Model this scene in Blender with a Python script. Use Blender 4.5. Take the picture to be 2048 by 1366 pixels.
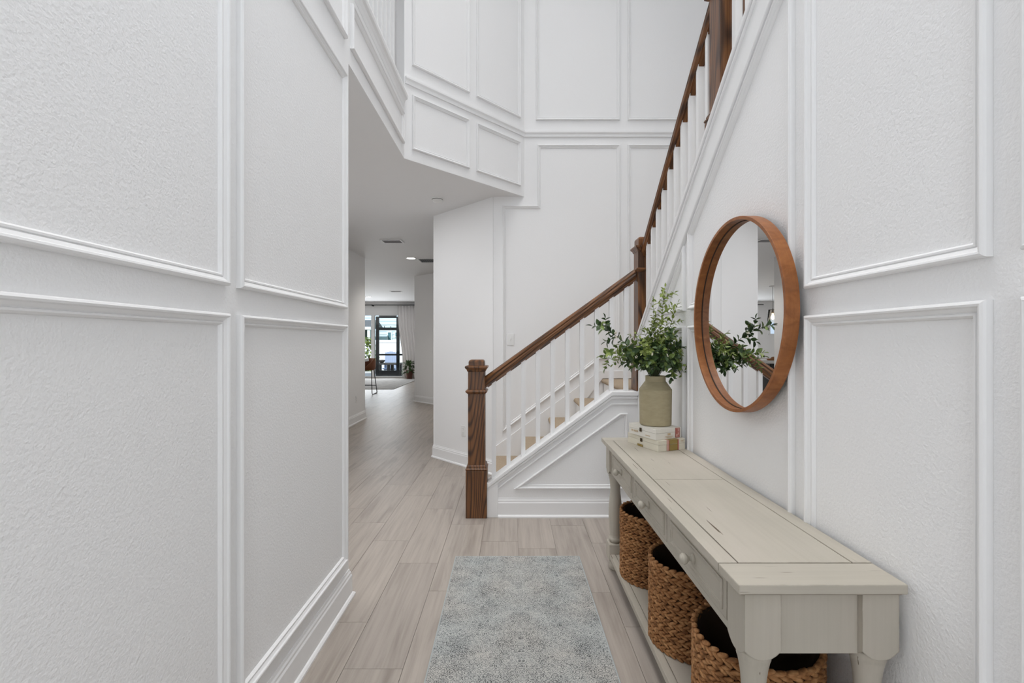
import bpy, bmesh, math, random
from mathutils import Vector, Matrix
R = math.radians
random.seed(7)
scene = bpy.context.scene
for o in list(bpy.data.objects):
    bpy.data.objects.remove(o)
COL = scene.collection

# ------------------------------------------------------------------ camera, world, light, exposure
H = 1.32                                   # eye height; 930 px focal length on a 2048 px frame
cam_d = bpy.data.cameras.new('camera'); cam_d.sensor_width = 36.0; cam_d.lens = 930 / 2048 * 36
cam_d.clip_start = 0.02; cam_d.clip_end = 300
cam = bpy.data.objects.new('camera', cam_d); COL.objects.link(cam)
cam.location = (0, 0, H); cam.rotation_euler = (R(90), 0, 0)
scene.camera = cam

world = bpy.data.worlds.new('sky'); scene.world = world; world.use_nodes = True
wn = world.node_tree.nodes; wl = world.node_tree.links
bg = wn['Background']; bg.inputs['Color'].default_value = (0.70, 0.83, 1.0, 1); bg.inputs['Strength'].default_value = 1.1

def light(name, kind, loc, energy, rot=(0, 0, 0), size=None, size_y=None, color=(1, 1, 1), **kw):
    d = bpy.data.lights.new(name, kind); d.energy = energy; d.color = color
    if kind == 'AREA':
        d.size = size
        if size_y: d.shape = 'RECTANGLE'; d.size_y = size_y
    for k, v in kw.items(): setattr(d, k, v)
    o = bpy.data.objects.new(name, d); COL.objects.link(o); o.location = loc; o.rotation_euler = rot
    return o
light('sun', 'SUN', (0, 0, 20), 5.5, (R(48), 0, R(-20)), color=(1, 0.96, 0.9), angle=R(0.6))
# daylight through the entry door glass and the tall window over it, behind the camera
light('entry_door_daylight', 'AREA', (0.05, -1.70, 1.25), 18, (R(90), 0, 0), 1.0, 2.1, (0.97, 0.985, 1.0))
light('foyer_window_daylight', 'AREA', (0.4, -1.70, 4.1), 5, (R(80), 0, 0), 2.2, 1.9, (0.97, 0.985, 1.0))
# added overhead fill for the foyer, stairwell and upstairs, no fixtures there
light('foyer_overhead_fill', 'AREA', (0.05, 1.75, 6.92), 54, (0, 0, 0), 1.6, 4.0, (1.0, 0.99, 0.98), spread=R(88))
light('stair_overhead_fill', 'AREA', (1.55, 1.2, 6.92), 12, (0, 0, 0), 0.9, 3.5, (1.0, 0.99, 0.98), spread=R(100))
light('upstairs_overhead_fill', 'AREA', (-1.6, 3.0, 6.92), 17, (0, 0, 0), 0.9, 1.6)
light('stair_side_fill', 'AREA', (2.04, -.3, 4.5), 24, (R(90), 0, R(90)), 2.0, 1.8, (0.97, 0.985, 1.0))  # side fill added to brighten the left wall from across the stairs
# unseen fill added under the hall and kitchen ceilings; daylight at the slider
light('hall_fill', 'AREA', (-1.75, 3.5, 2.735), 29, (0, 0, 0), 1.3, 2.6, (0.985, 0.99, 1.0))
light('kitchen_fill', 'AREA', (-7.1, 11.0, 2.735), 60, (0, 0, 0), 2.4, 3.5, (1, 0.98, 0.95))
light('slider_daylight', 'AREA', (-5.2, 16.7, 1.15), 75, (R(-90), 0, 0), 2.6, 2.0, (0.93, 0.97, 1.0))
vs = scene.view_settings
vs.view_transform = 'Standard'; vs.look = 'None'; vs.exposure = -0.13; vs.gamma = 1.0; vs.use_curve_mapping = False
try:
    scene.cycles.use_denoising = True
    scene.cycles.caustics_reflective = False; scene.cycles.caustics_refractive = False
    scene.cycles.use_adaptive_sampling = True; scene.cycles.adaptive_threshold = .045
    scene.cycles.max_bounces = 7; scene.cycles.diffuse_bounces = 5; scene.cycles.glossy_bounces = 4
    scene.cycles.transparent_max_bounces = 8; scene.cycles.sample_clamp_indirect = 6
except Exception:
    pass

# ------------------------------------------------------------------ materials
MATS = {}
def newmat(name, color=(.8, .8, .8), rough=.6, spec=.5, metal=0.0):
    m = bpy.data.materials.new(name); m.use_nodes = True
    b = m.node_tree.nodes['Principled BSDF']
    b.inputs['Base Color'].default_value = (*color, 1); b.inputs['Roughness'].default_value = rough
    b.inputs['Metallic'].default_value = metal
    b.inputs['Specular IOR Level'].default_value = spec
    MATS[name] = m
    return m, m.node_tree.nodes, m.node_tree.links, b
def N(nodes, t, **kw):
    n = nodes.new(t)
    for k, v in kw.items():
        if k in n.inputs: n.inputs[k].default_value = v
        else: setattr(n, k, v)
    return n
def coords(nodes, links, scale=(1, 1, 1), rot=(0, 0, 0), rnd=False, kind='Object'):
    tc = nodes.new('ShaderNodeTexCoord'); out = tc.outputs[kind]
    if rot != (0, 0, 0):
        mr = nodes.new('ShaderNodeMapping'); mr.inputs['Rotation'].default_value = rot
        links.new(out, mr.inputs['Vector']); out = mr.outputs[0]
    if rnd:
        oi = nodes.new('ShaderNodeObjectInfo'); mu = nodes.new('ShaderNodeMath'); mu.operation = 'MULTIPLY'; mu.inputs[1].default_value = 57.3
        links.new(oi.outputs['Random'], mu.inputs[0])
        va = nodes.new('ShaderNodeVectorMath'); va.operation = 'ADD'
        links.new(out, va.inputs[0]); links.new(mu.outputs[0], va.inputs[1]); out = va.outputs[0]
    m = nodes.new('ShaderNodeMapping'); m.inputs['Scale'].default_value = scale
    links.new(out, m.inputs['Vector'])
    return m.outputs[0]
def noise(nodes, links, vec, scale, detail=3, rough=.55, dist=0.0):
    n = N(nodes, 'ShaderNodeTexNoise', Scale=scale, Detail=detail, Roughness=rough, Distortion=dist)
    links.new(vec, n.inputs['Vector']); return n.outputs['Fac']
def ramp(nodes, links, fac, stops):
    r = nodes.new('ShaderNodeValToRGB'); cr = r.color_ramp
    while len(cr.elements) < len(stops): cr.elements.new(0.5)
    for e, (p, c) in zip(cr.elements, stops):
        e.position = p; e.color = (*c, 1) if len(c) == 3 else c
    links.new(fac, r.inputs['Fac']); return r.outputs['Color']
def mix(nodes, links, a, b, fac, blend='MIX'):
    n = nodes.new('ShaderNodeMix'); n.data_type = 'RGBA'; n.blend_type = blend
    for s, v in ((n.inputs[0], fac), (n.inputs[6], a), (n.inputs[7], b)):
        if isinstance(v, (int, float)): s.default_value = v
        elif isinstance(v, tuple): s.default_value = (*v, 1)
        else: links.new(v, s)
    return n.outputs[2]
def math_(nodes, links, op, a, b=None):
    n = nodes.new('ShaderNodeMath'); n.operation = op
    for s, v in zip(n.inputs, (a, b)):
        if v is None: continue
        if isinstance(v, (int, float)): s.default_value = v
        else: links.new(v, s)
    return n.outputs[0]
def bump(nodes, links, bsdf, h, strength=.2, dist=.002):
    b = nodes.new('ShaderNodeBump'); b.inputs['Strength'].default_value = strength; b.inputs['Distance'].default_value = dist
    links.new(h, b.inputs['Height']); links.new(b.outputs[0], bsdf.inputs['Normal'])

def wall_mat(name, color, strength):
    m, n, l, b = newmat(name, color, .62, .3)
    v = coords(n, l)
    a = noise(n, l, v, 115, 2, .55)
    bump(n, l, b, a, strength, .007)
wall_mat('wall_paint', (.89, .89, .892), .27)
wall_mat('wall_smooth', (.89, .89, .892), .10)
wall_mat('ceiling_paint', (.84, .84, .845), .15)
newmat('trim_white', (.865, .865, .867), .5, .3)
newmat('plate_white', (.83, .83, .82), .35, .45)
newmat('dark_slot', (.03, .03, .03), .7)

def oak(name, rot=(0, 0, 0)):
    m, n, l, b = newmat(name, (.2, .1, .05), .36, .45)
    v = coords(n, l, (4.5, 4.5, .5), rot, True)
    f = noise(n, l, v, 1.0, 1, .4, .15)
    s = math_(n, l, 'SINE', math_(n, l, 'MULTIPLY', f, 150.0))
    s = math_(n, l, 'ADD', math_(n, l, 'MULTIPLY', s, .5), .5)
    v2 = coords(n, l, (170, 170, 3.5), rot, True)
    p = noise(n, l, v2, 1.0, 3, .6)
    c1 = ramp(n, l, s, [(0, (.066, .029, .013)), (.25, (.135, .058, .022)), (.6, (.205, .086, .030)), (1, (.215, .090, .032))])
    c2 = ramp(n, l, p, [(.36, (.42, .38, .36)), (.56, (1, 1, 1))])
    l.new(mix(n, l, c1, c2, .8, 'MULTIPLY'), b.inputs['Base Color'])
    bump(n, l, b, p, .12, .001)
oak('oak_post'); oak('oak_rail_cross', (0, R(-90 + 35.6), 0)); oak('oak_rail_depth', (R(-(90 - 38.6)), 0, 0))

m, n, l, b = newmat('floor_plank', (.4, .36, .33), .42, .4)
v = coords(n, l, (9, .9, 1), (0, 0, 0), True)
a = noise(n, l, v, 1.6, 4, .55, .7)
v2 = coords(n, l, (60, 2.2, 1), (0, 0, 0), True)
g = noise(n, l, v2, 1.0, 3, .6, .3)
oi = n.new('ShaderNodeObjectInfo')
tone = ramp(n, l, oi.outputs['Random'], [(0, (.402, .355, .313)), (.5, (.388, .343, .302)), (1, (.370, .327, .290))])
st = ramp(n, l, a, [(.28, (.68, .66, .65)), (.46, (.97, .97, .97)), (.72, (1.1, 1.1, 1.1))])
st2 = ramp(n, l, g, [(.3, (.84, .83, .82)), (.6, (1.04, 1.04, 1.04))])
c = mix(n, l, tone, st, .75, 'MULTIPLY'); c = mix(n, l, c, st2, .8, 'MULTIPLY')
l.new(c, b.inputs['Base Color']); bump(n, l, b, g, .08, .001)
newmat('floor_joint', (.20, .175, .155), .8)

# distressed runner: mirrored about its own centre line
m, n, l, b = newmat('rug_pile', (.4, .4, .4), .95, .1)
tc = n.new('ShaderNodeTexCoord'); sx = n.new('ShaderNodeSeparateXYZ'); l.new(tc.outputs['Object'], sx.inputs[0])
ax = math_(n, l, 'ABSOLUTE', sx.outputs[0])
cb = n.new('ShaderNodeCombineXYZ'); l.new(ax, cb.inputs[0]); l.new(sx.outputs[1], cb.inputs[1])
vor = N(n, 'ShaderNodeTexVoronoi', Scale=21.0); l.new(cb.outputs[0], vor.inputs['Vector'])
vor2 = N(n, 'ShaderNodeTexVoronoi', Scale=33.0, Randomness=.35); l.new(cb.outputs[0], vor2.inputs['Vector'])
ring = math_(n, l, 'SINE', math_(n, l, 'MULTIPLY', vor.outputs['Distance'], 46.0))
ring2 = math_(n, l, 'SINE', math_(n, l, 'MULTIPLY', vor2.outputs['Distance'], 30.0))
wear = noise(n, l, cb.outputs[0], 9, 4, .65)
fleck = noise(n, l, tc.outputs['Object'], 150, 3, .7)
wv = N(n, 'ShaderNodeMapping'); wv.inputs['Scale'].default_value = (40, 420, 1); l.new(tc.outputs['Object'], wv.inputs['Vector'])
weave = noise(n, l, wv.outputs[0], 1.0, 2, .6)
big = noise(n, l, cb.outputs[0], 3.2, 2, .5)
pat = math_(n, l, 'ADD', math_(n, l, 'MULTIPLY', ring, .07), math_(n, l, 'MULTIPLY', ring2, .19))
pat = math_(n, l, 'ADD', pat, math_(n, l, 'MULTIPLY', math_(n, l, 'SUBTRACT', fleck, .5), 1.35))
pat = math_(n, l, 'ADD', pat, math_(n, l, 'MULTIPLY', math_(n, l, 'SUBTRACT', wear, .5), .75))
pat = math_(n, l, 'ADD', pat, math_(n, l, 'MULTIPLY', math_(n, l, 'SUBTRACT', weave, .5), .5))
pat = math_(n, l, 'ADD', pat, .5)
c1 = ramp(n, l, pat, [(.10, (.075, .077, .075)), (.30, (.20, .206, .204)), (.50, (.365, .368, .356)), (.85, (.52, .512, .485))])
c2 = ramp(n, l, big, [(.35, (.95, 1.0, 1.02)), (.6, (1.03, 1.0, .97))])
l.new(mix(n, l, c1, c2, .7, 'MULTIPLY'), b.inputs['Base Color']); bump(n, l, b, fleck, .5, .003)
newmat('rug_binding', (.40, .43, .43), .9, .1)

def antique(name, rot):
    m, n, l, b = newmat(name, (.6, .55, .46), .5, .35)
    v = coords(n, l, (70, 70, 2.2), rot); g = noise(n, l, v, 1, 3, .6)
    v2 = coords(n, l, (3, 3, 2), rot); big = noise(n, l, v2, 1.3, 3, .5)
    v3 = coords(n, l, (300, 300, 9.0), rot); ck = noise(n, l, v3, .55, 1, .4)
    base = ramp(n, l, big, [(.3, (.448, .418, .354)), (.55, (.495, .457, .390)), (.75, (.525, .478, .415))])
    st = ramp(n, l, g, [(.3, (.945, .943, .935)), (.6, (1.015, 1.015, 1.015))])
    c = mix(n, l, base, st, .8, 'MULTIPLY')
    k = ramp(n, l, ck, [(.205, (1, 1, 1)), (.225, (0, 0, 0))])
    c = mix(n, l, c, (.12, .09, .06), k)
    # rubbed brown edges
    bv = n.new('ShaderNodeBevel'); bv.samples = 4; bv.inputs['Radius'].default_value = .004
    ge = n.new('ShaderNodeNewGeometry'); dp = n.new('ShaderNodeVectorMath'); dp.operation = 'DOT_PRODUCT'
    l.new(bv.outputs[0], dp.inputs[0]); l.new(ge.outputs['True Normal'], dp.inputs[1])
    edge = math_(n, l, 'SUBTRACT', 1.0, dp.outputs['Value'])
    wn_ = noise(n, l, coords(n, l), 24, 3, .65)
    em = math_(n, l, 'MULTIPLY', edge, ramp(n, l, wn_, [(.40, (0, 0, 0)), (.62, (4.0, 4.0, 4.0))]))
    em = math_(n, l, 'MINIMUM', em, .55)
    c = mix(n, l, c, (.17, .125, .08), em)
    l.new(c, b.inputs['Base Color']); bump(n, l, b, g, .08, .001)
antique('antique_upright', (0, 0, 0)); antique('antique_long', (R(90), 0, 0)); antique('antique_across', (0, R(90), 0))
newmat('console_joint', (.16, .12, .085), .8)

m, n, l, b = newmat('hyacinth', (.3, .17, .08), .7, .25)
geo = n.new('ShaderNodeTexCoord')
a = noise(n, l, coords(n, l, (1, 1, 1), rnd=True), 42, 2, .5)
f = noise(n, l, coords(n, l, (60, 60, 260)), 1.0, 3, .6)
c = ramp(n, l, a, [(.3, (.20, .088, .032)), (.5, (.36, .168, .066)), (.7, (.50, .27, .12))])
l.new(mix(n, l, c, ramp(n, l, f, [(.3, (.62, .6, .58)), (.65, (1.12, 1.12, 1.1))]), .8, 'MULTIPLY'), b.inputs['Base Color'])
bump(n, l, b, f, .4, .002)
newmat('basket_core', (.05, .026, .012), .9, .1)
newmat('basket_liner', (.045, .026, .015), .55, .4)

m, n, l, b = newmat('mirror_glass', (.93, .935, .94), .0, .5, 1.0)
m, n, l, b = newmat('frame_veneer', (.3, .13, .05), .42, .4)
a = noise(n, l, coords(n, l, (3, 6, 6)), 3.5, 4, .6, 1.2); f = noise(n, l, coords(n, l, (160, 9, 9)), 1, 2, .6)
c = ramp(n, l, a, [(.28, (.225, .078, .022)), (.5, (.31, .112, .033)), (.72, (.385, .150, .048))])
l.new(mix(n, l, c, ramp(n, l, f, [(.3, (.88, .87, .86)), (.6, (1.03, 1.03, 1.03))]), .8, 'MULTIPLY'), b.inputs['Base Color'])
newmat('frame_groove', (.035, .018, .01), .8)

m, n, l, b = newmat('stoneware', (.36, .32, .2), .55, .35)
a = noise(n, l, coords(n, l, (1, 1, 3)), 18, 4, .6)
l.new(ramp(n, l, a, [(.3, (.375, .322, .20)), (.7, (.44, .382, .245))]), b.inputs['Base Color']); bump(n, l, b, a, .12, .002)
newmat('box_white', (.76, .735, .67), .5, .35)
newmat('box_cream', (.72, .68, .57), .5, .35)
newmat('box_red_print', (.36, .07, .055), .6)
newmat('box_pink_print', (.60, .36, .30), .6)
newmat('box_gold', (.30, .215, .06), .5)
newmat('brass_dark', (.07, .05, .025), .4, .5, .6)
newmat('box_tan_print', (.55, .42, .27), .6)

def leafmat(name, c1, c2):
    m, n, l, b = newmat(name, c1, .45, .4)
    oi = n.new('ShaderNodeObjectInfo')
    l.new(ramp(n, l, oi.outputs['Random'], [(0, c1), (1, c2)]), b.inputs['Base Color'])
    b.inputs['Subsurface Weight'].default_value = 0.0
leafmat('leaf_light', (.22, .29, .060), (.34, .41, .12))
leafmat('leaf_mid', (.095, .155, .034), (.185, .255, .058))
leafmat('leaf_dark', (.028, .058, .018), (.062, .115, .034))
newmat('stem_green', (.06, .075, .03), .6)
newmat('blossom', (.74, .70, .58), .6)

m, n, l, b = newmat('carpet_tan', (.42, .33, .24), .95, .1)
a = noise(n, l, coords(n, l), 160, 3, .7)
l.new(ramp(n, l, a, [(.3, (.34, .265, .19)), (.7, (.50, .40, .295))]), b.inputs['Base Color']); bump(n, l, b, a, .6, .004)
newmat('metal_black', (.012, .012, .013), .45, .4)
newmat('vent_white', (.88, .88, .88), .5); newmat('vent_slat', (.30, .30, .305), .6)
newmat('vent_dark', (.10, .10, .105), .7)
newmat('leather_brown', (.22, .075, .028), .5, .4)
m, n, l, b = newmat('curtain_linen', (.80, .775, .765), .85, .1)
m, n, l, b = newmat('far_rug', (.42, .41, .40), .95, .1)
a = noise(n, l, coords(n, l), 5, 4, .65); l.new(ramp(n, l, a, [(.3, (.34, .335, .33)), (.7, (.50, .49, .475))]), b.inputs['Base Color'])
newmat('island_black', (.018, .016, .015), .4); newmat('quartz', (.78, .78, .77), .25); newmat('tray_wood', (.42, .19, .07), .5)
newmat('terracotta', (.10, .035, .022), .6)
newmat('siding', (.58, .72, .83), .7); newmat('fence_vinyl', (.80, .84, .88), .5); newmat('neighbour_roof', (.10, .11, .12), .8)
newmat('neighbour_glass', (.10, .22, .27), .15); newmat('adirondack_blue', (.17, .23, .36), .6); newmat('paver', (.50, .49, .47), .8)
newmat('lawn', (.14, .26, .06), .95); newmat('patio_dark', (.03, .028, .026), .7)
def glow(name, color, strength):
    m, n, l, b = newmat(name, color, .5); b.inputs['Emission Color'].default_value = (*color, 1); b.inputs['Emission Strength'].default_value = strength
glow('lamp_glow', (1, .97, .92), 9.0); glow('bulb_warm', (1, .62, .25), 14.0)
def thin_glass(name, tint=(.97, .99, 1), refl=.06):
    m = bpy.data.materials.new(name); m.use_nodes = True; MATS[name] = m
    n = m.node_tree.nodes; l = m.node_tree.links; n.remove(n['Principled BSDF'])
    t = n.new('ShaderNodeBsdfTransparent'); t.inputs[0].default_value = (*tint, 1)
    g = n.new('ShaderNodeBsdfGlossy'); g.inputs['Roughness'].default_value = .02
    fz = n.new('ShaderNodeFresnel'); fz.inputs[0].default_value = 1.35
    mx = n.new('ShaderNodeMixShader'); l.new(fz.outputs[0], mx.inputs[0]); l.new(t.outputs[0], mx.inputs[1]); l.new(g.outputs[0], mx.inputs[2])
    l.new(mx.outputs[0], n['Material Output'].inputs[0])
thin_glass('window_glass'); thin_glass('pendant_glass', (.98, .93, .86))

# ------------------------------------------------------------------ geometry helpers (all coordinates are world metres)
WL = {}
def wloc(o): return WL.get(o.name, Vector((0, 0, 0)))
def tag(o, label=None, cat=None, group=None, kind=None):
    if label: o['label'] = label
    if cat: o['category'] = cat
    if group: o['group'] = group
    if kind: o['kind'] = kind
    return o
def empty(name, loc, label=None, cat=None, group=None, kind=None, parent=None):
    o = bpy.data.objects.new(name, None); COL.objects.link(o); o.empty_display_size = .1
    loc = Vector(loc)
    if parent: o.parent = parent; o.location = loc - wloc(parent)
    else: o.location = loc
    WL[o.name] = loc
    return tag(o, label, cat, group, kind)
def O(name, bm, mat, parent=None, origin=None, smooth=False, bevel=0.0, recalc=True, seg=2):
    if recalc: bmesh.ops.recalc_face_normals(bm, faces=bm.faces)
    if parent is not None and origin is None: org = wloc(parent)
    elif origin is not None: org = Vector(origin)
    else:
        xs = [v.co for v in bm.verts]
        org = Vector(((min(c.x for c in xs) + max(c.x for c in xs)) / 2, (min(c.y for c in xs) + max(c.y for c in xs)) / 2, min(c.z for c in xs)))
    for v in bm.verts: v.co -= org
    me = bpy.data.meshes.new(name); bm.to_mesh(me); bm.free()
    if smooth:
        for p in me.polygons: p.use_smooth = True
    mats = mat if isinstance(mat, (list, tuple)) else [mat]
    for q in mats: me.materials.append(MATS[q])
    o = bpy.data.objects.new(name, me); COL.objects.link(o)
    if parent is not None: o.parent = parent; o.location = org - wloc(parent)
    else: o.location = org
    WL[o.name] = org
    if bevel:
        b = o.modifiers.new('edge', 'BEVEL'); b.width = bevel; b.segments = seg; b.limit_method = 'ANGLE'; b.angle_limit = R(40)
    return o
def dup(o, parent=None, delta=(0, 0, 0)):
    """copy of a thing and everything under it"""
    c = o.copy(); COL.objects.link(c); c.parent = parent
    c.location = o.location + Vector(delta)
    WL[c.name] = wloc(o) + Vector(delta)
    for ch in list(o.children): dup(ch, c)
    return c
def BM(): return bmesh.new()
def box(bm, x0, x1, y0, y1, z0, z1):
    vs_ = [bm.verts.new(p) for p in ((x0, y0, z0), (x1, y0, z0), (x1, y1, z0), (x0, y1, z0), (x0, y0, z1), (x1, y0, z1), (x1, y1, z1), (x0, y1, z1))]
    for f in ((3, 2, 1, 0), (4, 5, 6, 7), (0, 1, 5, 4), (1, 2, 6, 5), (2, 3, 7, 6), (3, 0, 4, 7)):
        bm.faces.new([vs_[i] for i in f])
    return bm
def B(*a): return box(BM(), *a)
def prism(bm, pts, vec):
    vec = Vector(vec); a = [bm.verts.new(p) for p in pts]; b = [bm.verts.new(Vector(p) + vec) for p in pts]
    n_ = len(pts)
    bm.faces.new(a); bm.faces.new(b[::-1])
    for i in range(n_): bm.faces.new((a[i], a[(i + 1) % n_], b[(i + 1) % n_], b[i]))
    return bm
def lathe(bm, prof, c, seg=32, axis='Z', close=True):
    rings = []
    for r, h in prof:
        ring = []
        for i in range(seg):
            t = 2 * math.pi * i / seg
            if axis == 'Z': p = (c[0] + r * math.cos(t), c[1] + r * math.sin(t), c[2] + h)
            elif axis == 'X': p = (c[0] + h, c[1] + r * math.cos(t), c[2] + r * math.sin(t))
            else: p = (c[0] + r * math.cos(t), c[1] + h, c[2] + r * math.sin(t))
            ring.append(bm.verts.new(p))
        rings.append(ring)
    for a, b in zip(rings, rings[1:]):
        for i in range(seg): bm.faces.new((a[i], a[(i + 1) % seg], b[(i + 1) % seg], b[i]))
    if close:
        bm.faces.new(rings[0][::-1]); bm.faces.new(rings[-1])
    return bm
def tube(bm, pts, r, seg=8, r1=None):
    pts = [Vector(p) for p in pts]; rings = []
    up = None
    for i, p in enumerate(pts):
        d = (pts[min(i + 1, len(pts) - 1)] - pts[max(i - 1, 0)]).normalized()
        if up is None: up = d.orthogonal().normalized()
        up = (up - d * up.dot(d)).normalized(); s = d.cross(up)
        rr = r if r1 is None else r + (r1 - r) * i / (len(pts) - 1)
        rings.append([bm.verts.new(p + (up * math.cos(2 * math.pi * k / seg) + s * math.sin(2 * math.pi * k / seg)) * rr) for k in range(seg)])
    for a, b in zip(rings, rings[1:]):
        for i in range(seg): bm.faces.new((a[i], a[(i + 1) % seg], b[(i + 1) % seg], b[i]))
    bm.faces.new(rings[0][::-1]); bm.faces.new(rings[-1])
    return bm
def offset_poly(poly, d):
    """inset a counter-clockwise polygon by d, mitred"""
    n_ = len(poly); out = []
    for i in range(n_):
        p0 = Vector(poly[i - 1]); p1 = Vector(poly[i]); p2 = Vector(poly[(i + 1) % n_])
        e1 = (p1 - p0).normalized(); e2 = (p2 - p1).normalized()
        n1 = Vector((-e1.y, e1.x)); n2 = Vector((-e2.y, e2.x))
        out.append(p1 + (n1 + n2) * (d / (1 + n1.dot(n2))))
    return out
PROFILE = [(d_ * .78, h_) for d_, h_ in [(0, 0), (0, .0135), (.003, .0185), (.009, .021), (.015, .0195), (.018, .0145), (.027, .0105), (.031, .0075), (.033, .0105), (.038, .0105), (.043, .005), (.045, 0)]]
def panel(parent, origin, U, V, Nn, poly, k=1.0, mat='trim_white'):
    """applied picture-frame moulding around polygon (u, v) on the plane origin, U, V with outward normal Nn"""
    area = sum(poly[i - 1][0] * poly[i][1] - poly[i][0] * poly[i - 1][1] for i in range(len(poly)))
    if area < 0: poly = poly[::-1]
    bm = BM(); rings = []
    Or, U, V, Nn = Vector(origin), Vector(U), Vector(V), Vector(Nn)
    for d, h in PROFILE:
        rings.append([bm.verts.new(Or + U * q.x + V * q.y + Nn * (h * k + 0.0002)) for q in offset_poly(poly, d * k)])
    n_ = len(poly)
    for a, b in zip(rings, rings[1:]):
        for i in range(n_): bm.faces.new((a[i], a[(i + 1) % n_], b[(i + 1) % n_], b[i]))
    return O('panel_molding', bm, mat, parent)
def sweep_plan(path, prof, z=0.0):
    """profile (out, up) swept along a plan polyline; out is to the right of travel"""
    P = [Vector(p) for p in path]; n_ = len(P); bm = BM(); rings = []
    for i in range(n_):
        d1 = (P[i] - P[i - 1]).normalized() if i else None
        d2 = (P[i + 1] - P[i]).normalized() if i < n_ - 1 else None
        if d1 is None: d1 = d2
        if d2 is None: d2 = d1
        r1 = Vector((d1.y, -d1.x)); r2 = Vector((d2.y, -d2.x)); m_ = (r1 + r2) / (1 + r1.dot(r2))
        rings.append([bm.verts.new((P[i].x + m_.x * o_, P[i].y + m_.y * o_, z + u)) for o_, u in prof])
    k = len(prof)
    for a, b in zip(rings, rings[1:]):
        for i in range(k): bm.faces.new((a[i], a[(i + 1) % k], b[(i + 1) % k], b[i]))
    bm.faces.new(rings[0]); bm.faces.new(rings[-1][::-1])
    return bm
BASE = [(-.002, 0), (.028, 0), (.028, .010), (.022, .018), (.0155, .021), (.0145, .108), (.0105, .116), (.0105, .126), (.006, .133), (.004, .143), (-.002, .143)]
def struct(name, bm, mat, label, cat, parent=None, **kw):
    o = O(name, bm, mat, parent, **kw)
    if parent is None: tag(o, label, cat, kind='structure')
    return o

# ------------------------------------------------------------------ plan
XL, XR = -.845, .945            # foyer side walls
YE = 2.403                      # end of the left wall
CE = 2.755                      # hall ceiling
YB = 4.612                      # wall behind the stairs
AX, AY = -.845, 3.645           # header turns 45 degrees here
BXx = AX + (YB - AY)            # and meets the back wall here
TOP = 7.0
# --- left wall
bm = prism(BM(), [(XL, -1.8, 0), (XL, YE, 0), (XL, YE, TOP), (XL, -1.8, TOP)], (-.12, 0, 0))
wall_left = struct('wall_left', bm, 'wall_paint', 'tall white textured foyer wall with molded panels along the left', 'wall')
Ux, Uz = (0, 1, 0), (0, 0, 1)
for y0, y1 in ((-.80, .30), (.352, 1.369), (1.4236, 2.3457)):
    for z0, z1 in ((.214, 1.402), (1.484, 2.664), (2.846, 5.2)):
        panel(wall_left, (XL, 0, 0), Ux, Uz, (1, 0, 0), [(y0, z0), (y1, z0), (y1, z1), (y0, z1)])
# --- header above the hall opening, left run then diagonal
bm = prism(BM(), [(XL, YE, CE + .001), (XL, AY, CE + .001), (XL, AY, 3.17), (XL, YE, 3.17)], (-.12, 0, 0))
hd = struct('wall_header', bm, 'wall_smooth', 'white half wall with one long panel above the hall opening', 'wall')
panel(hd, (XL, 0, 0), Ux, Uz, (1, 0, 0), [(2.425, 2.848), (3.592, 2.848), (3.592, 3.085), (2.425, 3.085)])
cap = sweep_plan([(XL, YE), (XL, AY - .012)], [(-.135, .0), (.002, 0), (.006, .03), (.016, .055), (.030, .062), (.034, .082), (.030, .10), (-.15, .10)], 3.15)
O('wall_cap', cap, 'trim_white', hd)
s2 = math.sqrt(.5)
bm = prism(BM(), [(AX, AY, CE + .001), (BXx, YB, CE + .001), (BXx, YB, TOP), (AX, AY, TOP)], (-.08, .08, 0))
dg = struct('wall_diagonal', bm, 'wall_smooth', 'white diagonal paneled wall over the hall opening', 'wall')
DU = (s2, s2, 0); DN = (s2, -s2, 0)
for s0, s1 in ((.050, .465), (.5225, .925)):
    a0, a1 = s0 / s2, s1 / s2
    panel(dg, (AX, AY, 0), DU, Uz, DN, [(a0, 2.845), (a1, 2.845), (a1, 3.278), (a0, 3.278)], .9)
    panel(dg, (AX, AY, 0), DU, Uz, DN, [(a0, 3.512), (a1, 3.512), (a1, 5.2), (a0, 5.2)], .9)
# --- back wall behind the stairs
bm = prism(BM(), [(-.185, YB, 0), (2.1, YB, 0), (2.1, YB, TOP), (-.185, YB, TOP)], (0, .12, 0))
wall_back = struct('wall_back', bm, 'wall_smooth', 'tall white paneled wall behind the staircase', 'wall')
pb = lambda poly: panel(wall_back, (0, YB, 0), (1, 0, 0), Uz, (0, -1, 0), poly, .9)
pb([(.237, 3.512), (1.068, 3.512), (1.068, 5.2), (.237, 5.2)])
pb([(1.147, 3.512), (2.02, 3.512), (2.02, 5.2), (1.147, 5.2)])
pb([(-.094, 2.665), (.252, 2.665), (.252, 3.268), (1.068, 3.268), (1.068, 1.147), (.87, 1.147), (-.094, .425)])
pb([(1.147, 1.147), (2.02, 1.147), (2.02, 3.268), (1.147, 3.268)])
CH = [(-.002, 0), (.012, 0), (.014, .012), (.010, .016), (.012, .028), (.022, .040), (.022, .054), (-.002, .058)]
O('chair_rail', sweep_plan([(AX + .004, AY + .004), (BXx, YB), (2.1, YB)], CH, 3.345), 'trim_white', wall_back)
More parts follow.
